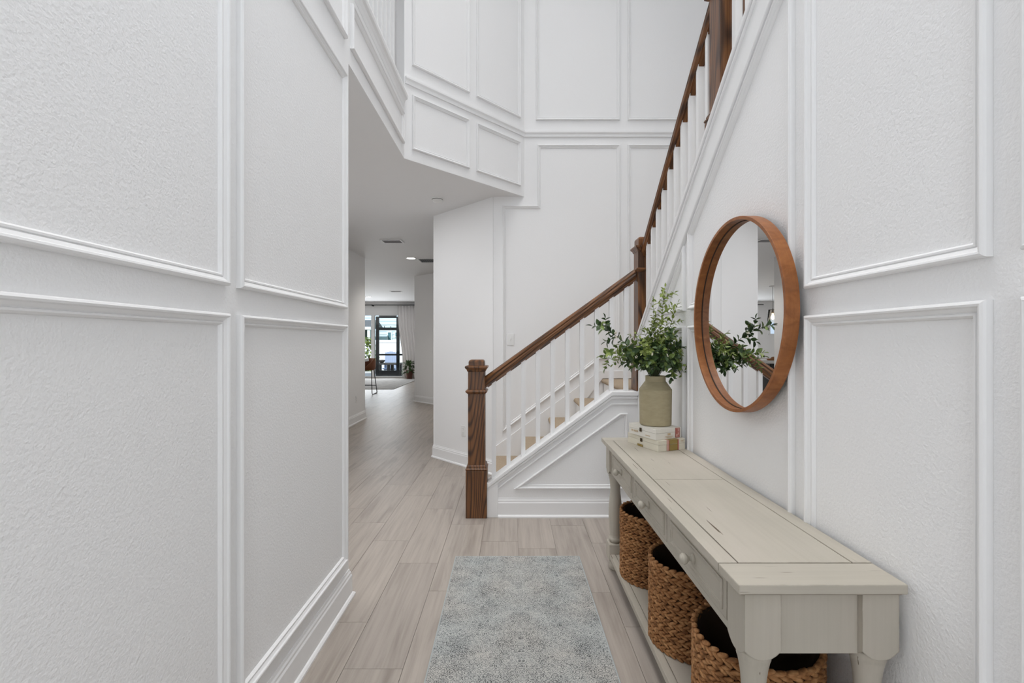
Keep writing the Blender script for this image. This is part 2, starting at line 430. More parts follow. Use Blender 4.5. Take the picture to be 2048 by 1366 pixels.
# --- right wall under the upper flight: sloped top
zA = lambda y: 1.79 + (2.90 - y) * .788            # top of the curb cap
zB = lambda y: zA(y) - .245
YS = 1.20
bm = prism(BM(), [(XR, -1.8, 0), (XR, 3.50, 0), (XR, 3.50, zA(3.50) - .03), (XR, YS, zA(YS) - .03), (XR, -1.8, zA(YS) - .03)], (.12, 0, 0))
wall_right = struct('wall_right', bm, 'wall_paint', 'white textured foyer wall with a sloping top under the upper stairs', 'wall')
pr = lambda poly: panel(wall_right, (XR, 0, 0), Ux, Uz, (-1, 0, 0), poly)
for y0, y1 in ((-.80, .28), (.335, .85), (.9126, 1.4795), (1.55, 2.462)):
    pr([(y0, .214), (y1, .214), (y1, 1.402), (y0, 1.402)])
pr([(2.525, .214), (3.36, .214), (3.36, zB(3.36)), (3.0, 1.402), (2.525, 1.402)])
for y0, y1 in ((-.80, .28), (.335, .85), (.9126, 1.4795)):
    pr([(y0, 1.487), (y1, 1.487), (y1, 2.664), (y0, 2.664)])
pr([(1.55, 1.487), (2.462, 1.487), (2.462, zB(2.462)), (1.55, zB(1.55))])
pr([(2.525, 1.487), (2.90, 1.487), (2.525, zB(2.525))])
# sloped skirt board and cap on that wall
sk = prism(BM(), [(XR - .014, 3.50, zA(3.50) - .03), (XR - .014, YS, zA(YS) - .03), (XR - .014, YS, zA(YS) - .205), (XR - .014, 3.50, zA(3.50) - .205)], (.016, 0, 0))
O('skirt_board', sk, 'trim_white', wall_right, bevel=.003)
for off, th, pj in ((.200, .022, .022), (.045, .018, .024)):
    sk = prism(BM(), [(XR - pj, 3.50, zA(3.50) - off), (XR - pj, YS, zA(YS) - off), (XR - pj, YS, zA(YS) - off - th), (XR - pj, 3.50, zA(3.50) - off - th)], (pj + .002, 0, 0))
    O('skirt_bead', sk, 'trim_white', wall_right, bevel=.005)
cp = prism(BM(), [(XR - .028, 3.50, zA(3.50)), (XR - .028, YS, zA(YS)), (XR - .028, YS, zA(YS) - .032), (XR - .028, 3.50, zA(3.50) - .032)], (.176, 0, 0))
O('curb_cap', cp, 'trim_white', wall_right, bevel=.006)
# --- wall under the lower flight
c1 = lambda x: .258 + (x + .177) * .741
bm = prism(BM(), [(-.184, 3.50, 0), (XR, 3.50, 0), (XR, 3.50, .915), (.75, 3.50, .915), (-.184, 3.50, c1(-.184) - .03)], (0, .12, 0))
wall_stair = struct('wall_stair', bm, 'wall_smooth', 'low white wall with a sloped panel under the lower stairs', 'wall')
panel(wall_stair, (0, 3.50, 0), (1, 0, 0), Uz, (0, -1, 0), [(.015, .2135), (.868, .2135), (.868, .782), (.813, .782)], .9)
def slope_strip(name, off, th, pj, depth):
    p = [(-.186, c1(-.186) - off), (.75, .945 - off), (XR, .945 - off)]
    q = [(x, z - th) for x, z in p][::-1]
    bm = prism(BM(), [(x, 3.50 - pj, z) for x, z in p + q], (0, depth, 0))
    return O(name, bm, 'trim_white', wall_stair, bevel=.004)
slope_strip('curb_cap', 0, .032, .024, .168)
slope_strip('skirt_bead', .034, .022, .016, .018)
slope_strip('skirt_bead', .088, .014, .010, .012)
O('wall_end_board', B(-.188, -.105, 3.486, 3.502, 0, .26), 'trim_white', wall_stair, bevel=.002)
# --- hall walls
bm = prism(BM(), [(-.19, YB, 0), (-.897, 5.319, 0), (-.897, 5.319, CE), (-.19, YB, CE)], (.09, .09, 0))
wh = struct('wall_hall_right', bm, 'wall_smooth', 'white angled hall wall beside the staircase newel post', 'wall')
bm = B(-.897, -.777, 5.31, 9.02, 0, CE)
struct('wall_hall_side', bm, 'wall_smooth', 'white hall wall running back behind the angled corner', 'wall')
bm = prism(BM(), [(-.897, 9.0, 0), (-2.15, 10.253, 0), (-2.15, 10.253, CE), (-.897, 9.0, CE)], (.09, .09, 0))
struct('wall_hall_far', bm, 'wall_smooth', 'second white angled wall farther down the hall', 'wall')
struct('wall_great_room', B(-2.15, -2.03, 10.25, 17.1, 0, CE), 'wall_smooth', 'white side wall of the far living room', 'wall')
struct('wall_hall_left', B(-2.65, -2.53, 1.4, 8.0, 0, CE), 'wall_smooth', 'white hall wall on the left ending at the kitchen opening', 'wall')
struct('wall_hall_end', B(-2.65, -.96, 1.28, 1.4, 0, CE), 'wall_smooth', 'white end wall of the hall behind the foyer wall', 'wall')
struct('wall_kitchen', B(-9.1, -2.65, 7.88, 8.0, 0, CE), 'wall_smooth', 'white near wall of the kitchen', 'wall')
struct('wall_kitchen_side', B(-9.22, -9.1, 7.88, 17.1, 0, CE), 'wall_smooth', 'white side wall of the kitchen', 'wall')
# far wall with slider opening x -6.6..-3.95 and a window x -7.75..-7.2
bm = BM(); yf, yt = 17.0, 17.14
for a in ((-9.1, -7.78, 0, CE), (-7.78, -7.18, 0, 1.58), (-7.78, -7.18, 2.30, CE), (-7.18, -6.62, 0, CE), (-6.62, -3.95, 2.34, CE), (-3.95, -2.03, 0, CE)):
    box(bm, a[0], a[1], yf, yt, a[2], a[3])
wall_far = struct('wall_far', bm, 'wall_smooth', 'white far wall holding the sliding glass door', 'wall')
# ceilings
struct('ceiling_hall', prism(BM(), [(-9.1, 1.3, CE), (XL - .12, 1.3, CE), (XL - .12, YE + .001, CE), (XL - .003, YE + .001, CE), (XL - .003, AY + .002, CE), (BXx - .004, YB + .001, CE), (-.17, YB + .02, CE), (-.777, 5.33, CE), (-.777, 9.0, CE), (-1.9, 10.253, CE), (-2.03, 17.1, CE), (-9.1, 17.1, CE)], (0, 0, .25)), 'ceiling_paint', 'flat grey-white ceiling of the hall and far living room', 'ceiling')
struct('ceiling_foyer', B(-3.0, 2.3, -1.9, 4.8, TOP, TOP + .1), 'ceiling_paint', 'high white ceiling over the two storey foyer', 'ceiling')
# outer shell: right wall, front wall with door and window, upstairs wall
bm = BM()
for a in ((-1.9, 4.75, 0, 3.6), (-1.9, -1.3, 3.6, 5.4), (.7, 4.75, 3.6, 5.4), (-1.9, 4.75, 5.4, TOP)): box(bm, 2.1, 2.22, a[0], a[1], a[2], a[3])
w4 = empty('added_stair_window', (2.16, -.3, 3.6), 'white framed window added high on the stairwell wall for the side fill', 'window', kind='structure')  # unseen window added to go with the side fill lamp
O('window_frame', box(box(box(box(BM(), 2.11, 2.2, -1.3, -1.24, 3.6, 5.4), 2.11, 2.2, .64, .7, 3.6, 5.4), 2.11, 2.2, -1.24, .64, 3.6, 3.66), 2.11, 2.2, -1.24, .64, 5.34, 5.4), 'trim_white', w4)
O('window_pane', B(2.155, 2.162, -1.24, .64, 3.66, 5.34), 'window_glass', w4)
struct('wall_stairwell', bm, 'wall_smooth', 'white outer wall of the stairwell', 'wall')
struct('wall_upstairs', B(-2.4, -2.28, 1.4, 4.8, CE + .25, TOP), 'wall_smooth', 'white upstairs hall wall beyond the balcony', 'wall')
struct('wall_upstairs_end', B(-2.4, .2, 4.75, 4.87, CE + .25, TOP), 'wall_smooth', 'white upstairs end wall', 'wall')
struct('wall_upstairs_near', B(-2.4, XL - .12, 1.28, 1.4, CE + .25, TOP), 'wall_smooth', 'white upstairs near wall', 'wall')
bm = BM()
for a in ((-.97, -.45, 0, 2.6), (.55, 2.2, 0, 2.6), (-.45, .55, 2.35, 2.6), (-.97, 2.2, 2.6, 3.1), (-.97, -.7, 3.1, 5.1), (1.5, 2.2, 3.1, 5.1), (-.97, 2.2, 5.1, TOP)):
    box(bm, a[0], a[1], -1.92, -1.8, a[2], a[3])
struct('wall_front', bm, 'wall_smooth', 'white front wall around the entry door behind the viewer', 'wall')
struct('floor_upstairs', B(XR, 2.1, -1.8, 1.0, 2.80, 3.05), 'wall_smooth', 'upper floor landing over the stair wall', 'floor')
struct('sun_shade_slab', B(-5, 5, -9.5, -1.92, TOP, TOP + .1), 'ceiling_paint', 'unseen slab added outside the front wall to keep the sun out', 'ceiling')  # added out of view to block sun at the front openings
# door behind the camera
d1 = empty('door_1', (.05, -1.86, 0), 'glazed white entry door behind the viewer', 'door', kind='structure')
O('door_frame', box(box(box(box(BM(), -.45, -.31, -1.89, -1.84, 0, 2.35), .41, .55, -1.89, -1.84, 0, 2.35), -.31, .41, -1.89, -1.84, 0, .28), -.31, .41, -1.89, -1.84, 2.18, 2.35), 'trim_white', d1)
O('door_pane', B(-.31, .41, -1.868, -1.862, .28, 2.18), 'window_glass', d1)
w0 = empty('window_2', (.4, -1.86, 3.1), 'tall window above the entry door', 'window', kind='structure')
O('window_frame', box(box(box(box(BM(), -.7, -.64, -1.9, -1.82, 3.1, 5.1), 1.44, 1.5, -1.9, -1.82, 3.1, 5.1), -.64, 1.44, -1.9, -1.82, 3.1, 3.16), -.64, 1.44, -1.9, -1.82, 5.04, 5.1), 'trim_white', w0)
O('window_pane', B(-.64, 1.44, -1.865, -1.858, 3.16, 5.04), 'window_glass', w0)
# baseboards
def baseboard(name, path, label):
    struct(name, sweep_plan(path, BASE), 'trim_white', label, 'baseboard')
baseboard('baseboard_left', [(XL, -1.78), (XL, YE), (XL - .12, YE), (XL - .12, 1.42)], 'white stepped baseboard along the left foyer wall')
baseboard('baseboard_right', [(-.105, 3.50), (XR, 3.50), (XR, -1.78)], 'white baseboard under the stair panel and right foyer wall')
baseboard('baseboard_hall_right', [(-2.15, 16.98), (-2.15, 10.253), (-.897, 9.0), (-.897, 5.319), (-.19, YB), (-.15, YB)], 'white baseboard along the right hall walls')
baseboard('baseboard_hall_left', [(-2.53, 1.42), (-2.53, 8.0), (-4.6, 8.0)], 'white baseboard along the left hall wall')
# ------------------------------------------------------------------ floor: slab and wood-look planks
floor = struct('floor', B(-9.22, 2.22, -1.92, 17.14, -.12, -.004), 'floor_joint', 'greige wood-look plank floor of foyer and hall', 'floor', origin=(0, 0, 0))
PW, PL = .24, .895
OFFS = {-3: .10, -2: .70, -1: .397, 0: .085, 1: .67, 5: 2.15 % .895, 4: 2.445 % .895}
def is_floor(x, y):
    if y < 1.2: return -1.05 < x < 1.05
    if y < 4.1: return -2.9 < x < 1.05
    if y < 5.7: return -2.9 < x < .2
    if y < 7.4: return -2.9 < x < -.65
    return x < -.65 if y < 10.6 else x < -1.8
me = None; rest = BM(); np_ = 0
for k in range(-35, 6):
    x0 = -.68 + k * PW
    off = OFFS.get(k, random.random() * PL)
    j = int((-1.8 - off) / PL) - 1
    while off + j * PL < 17.1:
        y0 = off + j * PL; j += 1
        xc, yc = x0 + PW / 2, y0 + PL / 2
        if not is_floor(xc, yc) or y0 < -1.75: continue
        near = (yc > -.2) and (xc > -4.6) and yc < 14.5
        if near and np_ < 300:
            if me is None:
                po = O('plank', B(-PW / 2 + .0009, PW / 2 - .0009, -PL / 2 + .0009, PL / 2 - .0009, -.010, 0), 'floor_plank', floor, origin=(xc, yc, 0))
                # vertices were shifted by the origin: rebuild about the local origin
                for v in po.data.vertices: v.co += Vector((xc, yc, 0))
                me = po.data
            else:
                po = bpy.data.objects.new('plank', me); COL.objects.link(po); po.parent = floor; po.location = (xc, yc, 0)
            np_ += 1
        else:
            box(rest, x0 + .0009, x0 + PW - .0009, y0 + .0009, y0 + PL - .0009, -.010, 0)
fr = O('plank_field', rest, 'floor_plank', floor); fr['kind'] = 'stuff'

# ------------------------------------------------------------------ staircase
RISE = .19
nos = [-.17, .09, .356, .61, .885]
st = empty('staircase', (.4, 4.1, 0), 'staircase with tan carpeted treads turning at a landing', 'staircase')
def tread(parent, pts2, y0, y1, axis):
    bm = BM()
    if axis == 'X': prism(bm, [(a, y0, z) for a, z in pts2], (0, y1 - y0, 0))
    else: prism(bm, [(y0, a, z) for a, z in pts2], (y1 - y0, 0, 0))
    return O('tread', bm, 'carpet_tan', parent, smooth=False)
def nose(x, z, back, sgn=1, th=.042):
    r = th / 2
    arc = [(x + sgn * (r - r * math.cos(t)), z - r + r * math.sin(t)) for t in [math.pi / 2 - i * math.pi / 8 for i in range(9)]]
    arc = [(x + sgn * (r - r * math.cos(math.pi / 2 - abs(0) - 0)), z)] and [(x + sgn * (r - r * math.sin(i * math.pi / 8)), z - r + r * math.cos(i * math.pi / 8)) for i in range(9)]
    return [(back, z)] + arc + [(back, z - th)]
for i in range(4):
    z = RISE * (i + 1)
    tread(st, nose(nos[i], z, nos[i + 1] + .03), 3.622, YB - .012, 'X')
    O('riser', B(nos[i] + .025, nos[i + 1] + .03, 3.622, YB - .012, RISE * i, z - .042), 'trim_white', st)
tread(st, nose(nos[4], .95, 2.10), 3.622, YB - .001, 'X')
O('landing', B(nos[4] + .025, 2.095, 3.632, YB - .012, .76, .908), 'trim_white', st)
O('landing_carpet', B(1.09, 2.098, 3.35, 3.622, .905, .949), 'carpet_tan', st)
for i in range(10):
    z = .95 + RISE * (i + 1); yn = 3.44 - i * .241
    tread(st, nose(yn, z, yn - .27, -1), 1.068, 2.098, 'Y')
    O('riser', B(1.068, 2.098, yn - .27, yn - .025, z - RISE, z - .042), 'trim_white', st)
# white skirt boards along the back wall
bm = prism(BM(), [(-.185, YB - .014, .02), (-.185, YB - .014, .268), (.87, YB - .014, 1.03), (2.09, YB - .014, 1.03), (2.09, YB - .014, .955), (.9, YB - .014, .955), (.62, YB - .014, .6), (.1, YB - .014, .22), (-.12, YB - .014, .02)], (0, .013, 0))
O('skirt_board', bm, 'trim_white', st, bevel=.003)

def newel(rail, cx, cy, z0, zb, zc, zcap, ztop, w=.126):
    """box newel: plinth z0..zb, shaft, collar at zc, cap moulding at zcap, block to ztop"""
    p = O('newel_post', B(cx - w / 2, cx + w / 2, cy - w / 2, cy + w / 2, z0 + .01, zcap + .01), 'oak_post', rail, bevel=.003)
    def sq(name, rows):
        bm = BM(); rings = []
        for h, z in rows: rings.append([bm.verts.new((cx + a * h, cy + b_ * h, z)) for a, b_ in ((-1, -1), (1, -1), (1, 1), (-1, 1))])
        for a, b_ in zip(rings, rings[1:]):
            for i in range(4): bm.faces.new((a[i], a[(i + 1) % 4], b_[(i + 1) % 4], b_[i]))
        bm.faces.new(rings[0][::-1]); bm.faces.new(rings[-1])
        q = O(name, bm, 'oak_post', p, origin=None, bevel=.002); return q
    hw = w / 2
    WLp = p
    sq('plinth', [(hw + .016, z0), (hw + .016, zb), (hw + .013, zb + .003)])
    sq('plinth_molding', [(hw + .013, zb + .002), (hw + .019, zb + .008), (hw + .019, zb + .014), (hw + .010, zb + .020), (hw + .012, zb + .028), (hw + .004, zb + .042)])
    sq('collar', [(hw + .001, zc - .024), (hw + .008, zc - .018), (hw + .018, zc - .008), (hw + .018, zc), (hw + .010, zc + .006), (hw + .001, zc + .008)])
    sq('cap_molding', [(hw + .001, zcap - .006), (hw + .006, zcap), (hw + .010, zcap + .012), (hw + .022, zcap + .024), (hw + .022, zcap + .036), (hw + .010, zcap + .040)])
    sq('cap_block', [(hw - .004, zcap + .036), (hw - .004, ztop - .016), (hw - .008, ztop - .006), (hw - .018, ztop)])
    return p
RAILSEC = [(-.020, -.004), (-.020, .010), (-.031, .020), (-.033, .032), (-.028, .044), (-.031, .054), (-.024, .068), (-.010, .075), (.010, .075), (.024, .068), (.031, .054), (.028, .044), (.033, .032), (.031, .020), (.020, .010), (.020, -.004)]
def rail_sweep(name, parent, p0, p1, mat):
    """handrail with plumb-cut ends; section (across, up) from the underside line p0..p1"""
    p0, p1 = Vector(p0), Vector(p1); d = p1 - p0; d.z = 0; d.normalize(); s = Vector((d.y, -d.x, 0))
    bm = BM(); A = [bm.verts.new(p0 + s * a + Vector((0, 0, b * 1.18))) for a, b in RAILSEC]; Bv = [bm.verts.new(p1 + s * a + Vector((0, 0, b * 1.18))) for a, b in RAILSEC]
    k = len(A)
    for i in range(k): bm.faces.new((A[i], A[(i + 1) % k], Bv[(i + 1) % k], Bv[i]))
    bm.faces.new(A[::-1]); bm.faces.new(Bv)
    return O(name, bm, mat, parent)
def baluster(parent, x, y, zlo, zhi, slope_x=0, slope_y=0, h=.016):
    bm = BM(); a = []; b = []
    for sx_, sy_ in ((-1, -1), (1, -1), (1, 1), (-1, 1)):
        dz = slope_x * sx_ * h + slope_y * sy_ * h
        a.append(bm.verts.new((x + sx_ * h, y + sy_ * h, zlo + dz))); b.append(bm.verts.new((x + sx_ * h, y + sy_ * h, zhi + dz)))
    for i in range(4): bm.faces.new((a[i], a[(i + 1) % 4], b[(i + 1) % 4], b[i]))
    bm.faces.new(a[::-1]); bm.faces.new(b)
    return O('baluster', bm, 'trim_white', parent)
# lower railing
lr = empty('stair_railing', (-.267, 3.547, 0), 'lower stair railing with short brown newel post and white balusters', 'railing', 'stained oak stair railings')
NY = 3.555
newel(lr, -.267, 3.547, 0, .352, .950, 1.098, 1.182)
und = lambda x: .968 + (x + .204) * .717
rail_sweep('handrail', lr, (-.206, NY, und(-.206)), (.944, NY, und(.944)), 'oak_rail_cross')
xs = [-.138 + .112 * i for i in range(10)]
for x in xs:
    zl = (c1(x) if x < .75 else .945)
    baluster(lr, x, NY, zl - .001, und(x) + .004, .741 if x < .74 else 0)
for a, b in zip([-.20] + xs, xs + [.94]):
    x0, x1 = a + .016, b - .016
    bm = prism(BM(), [(x0, NY - .014, und(x0) - .014), (x1, NY - .014, und(x1) - .014), (x1, NY - .014, und(x1) + .002), (x0, NY - .014, und(x0) + .002)], (0, .028, 0))
    O('fillet', bm, 'oak_rail_cross', lr)
# upper railing
ur = empty('stair_railing', (1.005, 3.56, .95), 'upper stair railing climbing over the right wall above the mirror', 'railing', 'stained oak stair railings')
newel(ur, 1.012, 3.562, .95, 1.29, 1.868, 2.005, 2.112)
newel(ur, 1.012, 2.186, 2.30, 2.375, 2.985, 3.14, 3.25, .120)
ux = lambda y: 2.548 - .098 + (2.9 - y) * .802
rail_sweep('handrail', ur, (1.005, 3.50, ux(3.50)), (1.005, 2.246, ux(2.246)), 'oak_rail_depth')
rail_sweep('handrail', ur, (1.005, 2.126, ux(2.126) + .12), (1.005, 1.2, ux(1.2) + .12), 'oak_rail_depth')
ys = [3.415 - .1165 * i for i in range(10)]
for y in ys: baluster(ur, 1.005, y, zA(y) - .001, ux(y) + .004, 0, -.788)
for y in [2.075 - .1165 * i for i in range(7)]: baluster(ur, 1.005, y, zA(y) - .001, ux(y) + .124, 0, -.788)
for a, b in zip([3.51] + ys, ys + [2.23]):
    y0, y1 = a - .016, b + .016
    bm = prism(BM(), [(.991, y0, ux(y0) - .018), (.991, y1, ux(y1) - .018), (.991, y1, ux(y1) + .002), (.991, y0, ux(y0) + .002)], (.028, 0, 0))
    O('fillet', bm, 'oak_rail_depth', ur)
# balcony railing upstairs
br = empty('balcony_railing', (-.915, 3.0, 3.25), 'white baluster balcony railing on the ledge at upper left', 'railing')
for i in range(11): baluster(br, -.915, 2.47 + .108 * i, 3.25, 4.12)
rail_sweep('handrail', br, (-.915, YE, 4.115), (-.915, AY + .02, 4.115), 'oak_rail_depth')

# ------------------------------------------------------------------ console table
ZT = .749; X0, X1, Y0, Y1 = .532, .930, 1.0907, 2.766
ct = empty('console_table', (.731, 1.93, 0), 'long distressed off-white console table with three drawers against the right wall', 'table')
g_ = .0016
def board(name, x0, x1, y0, y1, z0, z1, mat, bev=.003): return O(name, B(x0, x1, y0, y1, z0, z1), mat, ct, bevel=bev)
yn, yfar, ym = 1.2005, 2.680, 1.925; xa, xb = .584, .879
board('tabletop_board', X0, X1, Y0, yn - g_, ZT - .024, ZT, 'antique_across')
board('tabletop_board', X0, X1, yfar + g_, Y1, ZT - .024, ZT, 'antique_across')
board('tabletop_board', X0, xa - g_, yn + g_, yfar - g_, ZT - .024, ZT, 'antique_long', .0015)
board('tabletop_board', xb + g_, X1, yn + g_, yfar - g_, ZT - .024, ZT, 'antique_long', .0015)
board('tabletop_board', xa + g_, xb - g_, yn + g_, ym - g_, ZT - .024, ZT, 'antique_long', .001)
board('tabletop_board', xa + g_, xb - g_, ym + g_, yfar - g_, ZT - .024, ZT, 'antique_long', .001)
O('top_backing', B(X0 + .012, X1 - .006, Y0 + .012, Y1 - .012, ZT - .030, ZT - .006), 'console_joint', ct)
O('top_molding', B(X0 + .008, X0 + .03, Y0 + .02, Y1 - .02, ZT - .032, ZT - .024), 'antique_long', ct, bevel=.003)
ZA_ = .564
def leg(x0, y0, w=.088):
    cx, cy = x0 + w / 2, y0 + w / 2
    bm = BM()
    # block with a downward curved lower edge on each face
    zt_, zbk = ZT - .026, .556
    def arch(t): return zbk + .022 * (abs(t) ** 2.2)
    n_ = 8; h = w / 2
    ring_b = []; ring_t = []
    for side in range(4):
        for i in range(n_):
            t = -1 + 2 * i / n_
            px, py = [(t, -1), (1, t), (-t, 1), (-1, -t)][side]
            ring_b.append(bm.verts.new((cx + px * h, cy + py * h, arch(t)))); ring_t.append(bm.verts.new((cx + px * h, cy + py * h, zt_)))
    m_ = len(ring_b)
    for i in range(m_): bm.faces.new((ring_b[i], ring_b[(i + 1) % m_], ring_t[(i + 1) % m_], ring_t[i]))
    bm.faces.new(ring_t)
    cv = bm.verts.new((cx, cy, zbk + .004))
    for i in range(m_): bm.faces.new((ring_b[(i + 1) % m_], ring_b[i], cv))
    prof = [(.041, .566), (.0405, .553), (.0385, .547), (.0395, .542), (.0370, .535), (.033, .515), (.0295, .49), (.028, .465), (.0295, .44), (.033, .41), (.0365, .375), (.038, .335), (.0375, .29), (.0345, .24), (.0315, .205), (.031, .190), (.036, .186), (.0385, .178), (.036, .170), (.030, .165), (.030, .150)]
    lathe(bm, prof[::-1], (cx, cy, 0), 28)
    for v in (): pass
    o = O('leg', bm, 'antique_upright', ct, smooth=False)
    for p in o.data.polygons: p.use_smooth = len(p.vertices) == 4 and p.area < .0012
    box_bm = B(cx - h, cx + h, cy - h, cy + h, .062, .158)
    f = O('foot_block', box_bm, 'antique_upright', o, bevel=.004)
    O('foot', lathe(BM(), [(.028, 0), (.034, .008), (.037, .025), (.034, .045), (.030, .064)], (cx, cy, 0), 24), 'antique_upright', o, smooth=False)
    return o
XF, XBk = .556, .926
for x0 in (XF, XBk - .088):
    for y0 in (1.112, 2.657): leg(x0, y0)
O('apron', B(XF + .088, XBk - .088, 1.126, 1.146, ZA_, ZT - .026), 'antique_upright', ct, bevel=.0015)
O('apron', B(XF + .088, XBk - .088, 2.711, 2.731, ZA_, ZT - .026), 'antique_upright', ct, bevel=.0015)
O('apron', B(XBk - .03, XBk - .01, 1.20, 2.657, ZA_, ZT - .026), 'antique_long', ct)
# front frame with three drawers
fx = XF + .012
O('front_rail', B(fx, fx + .02, 1.200, 2.657, ZT - .048, ZT - .026), 'antique_long', ct, bevel=.001)
O('front_rail', B(fx, fx + .02, 1.200, 2.657, ZA_, ZA_ + .020), 'antique_long', ct, bevel=.001)
dw = .452; gap_ = (1.457 - 3 * dw) / 4
O('drawer_cavity', B(fx + .012, fx + .10, 1.20, 2.657, ZA_ + .004, ZT - .03), 'console_joint', ct)
for i in range(4):
    y0 = 1.200 + i * (dw + gap_); O('stile', B(fx, fx + .019, y0, y0 + gap_, ZA_ + .020, ZT - .048), 'antique_upright', ct, bevel=.001)
for i in range(3):
    y0 = 1.200 + gap_ + i * (dw + gap_); zl, zh = ZA_ + .022, ZT - .050
    d = O('drawer', B(fx - .002, fx + .018, y0 + .002, y0 + dw - .002, zl, zh), 'antique_long', ct, bevel=.0015)
    save = PROFILE[:]; PROFILE[:] = [(0, 0), (0, .003), (.004, .006), (.008, .0055), (.010, .003), (.016, .002), (.018, 0)]
    pm = panel(d, (fx - .002, 0, 0), (0, 1, 0), (0, 0, 1), (-1, 0, 0), [(y0 + .022, zl + .016), (y0 + dw - .022, zl + .016), (y0 + dw - .022, zh - .016), (y0 + .022, zh - .016)], 1.0, 'antique_long')
    pm.name = 'drawer_bead'; PROFILE[:] = save
    kc = (fx - .002, y0 + dw / 2, (zl + zh) / 2)
    O('knob', lathe(BM(), [(.016, 0), (.016, -.003), (.012, -.005), (.007, -.008), (.006, -.014), (.010, -.018), (.0155, -.024), (.0170, -.031), (.0145, -.038), (.008, -.042), (.002, -.0435)], kc, 24, 'X'), 'antique_upright', d, smooth=True)
# lower shelf: rails round a panel
sz0, sz1 = .076, .104
board('shelf_board', XF + .004, XF + .034, 1.2, 2.657, sz0, sz1, 'antique_long', .002)
board('shelf_board', XBk - .034, XBk - .004, 1.2, 2.657, sz0, sz1, 'antique_long', .002)
board('shelf_board', XF + .0355, XBk - .0355, 1.203, 1.93, sz0, sz1, 'antique_long', .001)
board('shelf_board', XF + .0355, XBk - .0355, 1.9325, 2.655, sz0, sz1, 'antique_long', .001)
board('shelf_board', XF + .09, XBk - .09, 1.122, 1.200, sz0, sz1, 'antique_across', .001)
board('shelf_board', XF + .09, XBk - .09, 2.659, 2.735, sz0, sz1, 'antique_across', .001)
O('shelf_backing', B(XF + .012, XBk - .012, 1.21, 2.65, sz0 + .004, sz1 - .006), 'console_joint', ct)

# ------------------------------------------------------------------ three braided baskets
def lump(bm, c, e1, e2, e3, nu=7, nv=5):
    rows = []
    top = bm.verts.new(c + e1); bot = bm.verts.new(c - e1)
    for j in range(1, nv):
        t = math.pi * j / nv
        rows.append([bm.verts.new(c + e1 * math.cos(t) + (e2 * math.cos(2 * math.pi * i / nu) + e3 * math.sin(2 * math.pi * i / nu)) * math.sin(t) ** .8) for i in range(nu)])
    for i in range(nu):
        bm.faces.new((top, rows[0][i], rows[0][(i + 1) % nu])); bm.faces.new((bot, rows[-1][(i + 1) % nu], rows[-1][i]))
        for a, b in zip(rows, rows[1:]): bm.faces.new((a[i], b[i], b[(i + 1) % nu], a[(i + 1) % nu]))
def braid_ring(r, pitch, fat=1.0):
    bm = BM(); n_ = int(2 * math.pi * r / (.0255 * fat)); rnd = random.Random(int(r * 1e4))
    for i in range(n_):
        for up in (0, 1):
            t = 2 * math.pi * (i + .5 * up) / n_ + rnd.uniform(-.006, .006)
            er = Vector((math.cos(t), math.sin(t), 0)); et = Vector((-math.sin(t), math.cos(t), 0)); ez = Vector((0, 0, 1))
            s = 1 if up else -1
            ax_ = (et + ez * s * (.42 + rnd.uniform(-.10, .10)) + er * rnd.uniform(.02, .20)).normalized()
            c = er * (r + rnd.uniform(-.0008, .0012)) + ez * (s * pitch * .19)
            k = rnd.uniform(.92, 1.08) * fat
            e2 = (ez - ax_ * ez.dot(ax_)).normalized(); e3 = ax_.cross(e2)
            lump(bm, c, ax_ * .0190 * k, e2 * .0070 * k, e3 * .0088 * k)
    me_ = bpy.data.meshes.new('braid_row'); bm.to_mesh(me_); bm.free()
    for p in me_.polygons: p.use_smooth = True
    me_.materials.append(MATS['hyacinth'])
    return me_
def basket(cx, cy, r, h, label, rows=12):
    z0 = sz1
    bk = empty('woven_basket', (cx, cy, z0), label, 'basket', 'braided water-hyacinth baskets on the console shelf')
    pitch = h / rows; ro = r - .009
    ringm = braid_ring(ro, pitch); rimm = braid_ring(ro - .001, pitch, 1.12)
    for i in range(rows):
        o = bpy.data.objects.new('braid_row', rimm if i == rows - 1 else ringm); COL.objects.link(o); o.parent = bk
        o.location = (0, 0, pitch * (i + .5)); o.rotation_euler = (0, 0, random.random() * 6.28)
    O('basket_wall', lathe(BM(), [(ro - .001, .004), (ro - .001, h - .012)], (cx, cy, z0), 48, close=False), 'basket_core', bk, smooth=True, recalc=False)
    O('basket_liner', lathe(BM(), [(ro - .010, h - .008), (ro - .012, h * .5), (ro - .014, .012), (.002, .010)], (cx, cy, z0), 48, close=False), 'basket_liner', bk, smooth=True, recalc=False)
    return bk
basket(.735, 1.407, .181, .340, 'widest braided brown basket, nearest the viewer under the console')
basket(.728, 1.900, .166, .340, 'middle braided brown basket on the console shelf')
basket(.722, 2.420, .159, .342, 'slim braided brown basket at the far end beside the console leg')

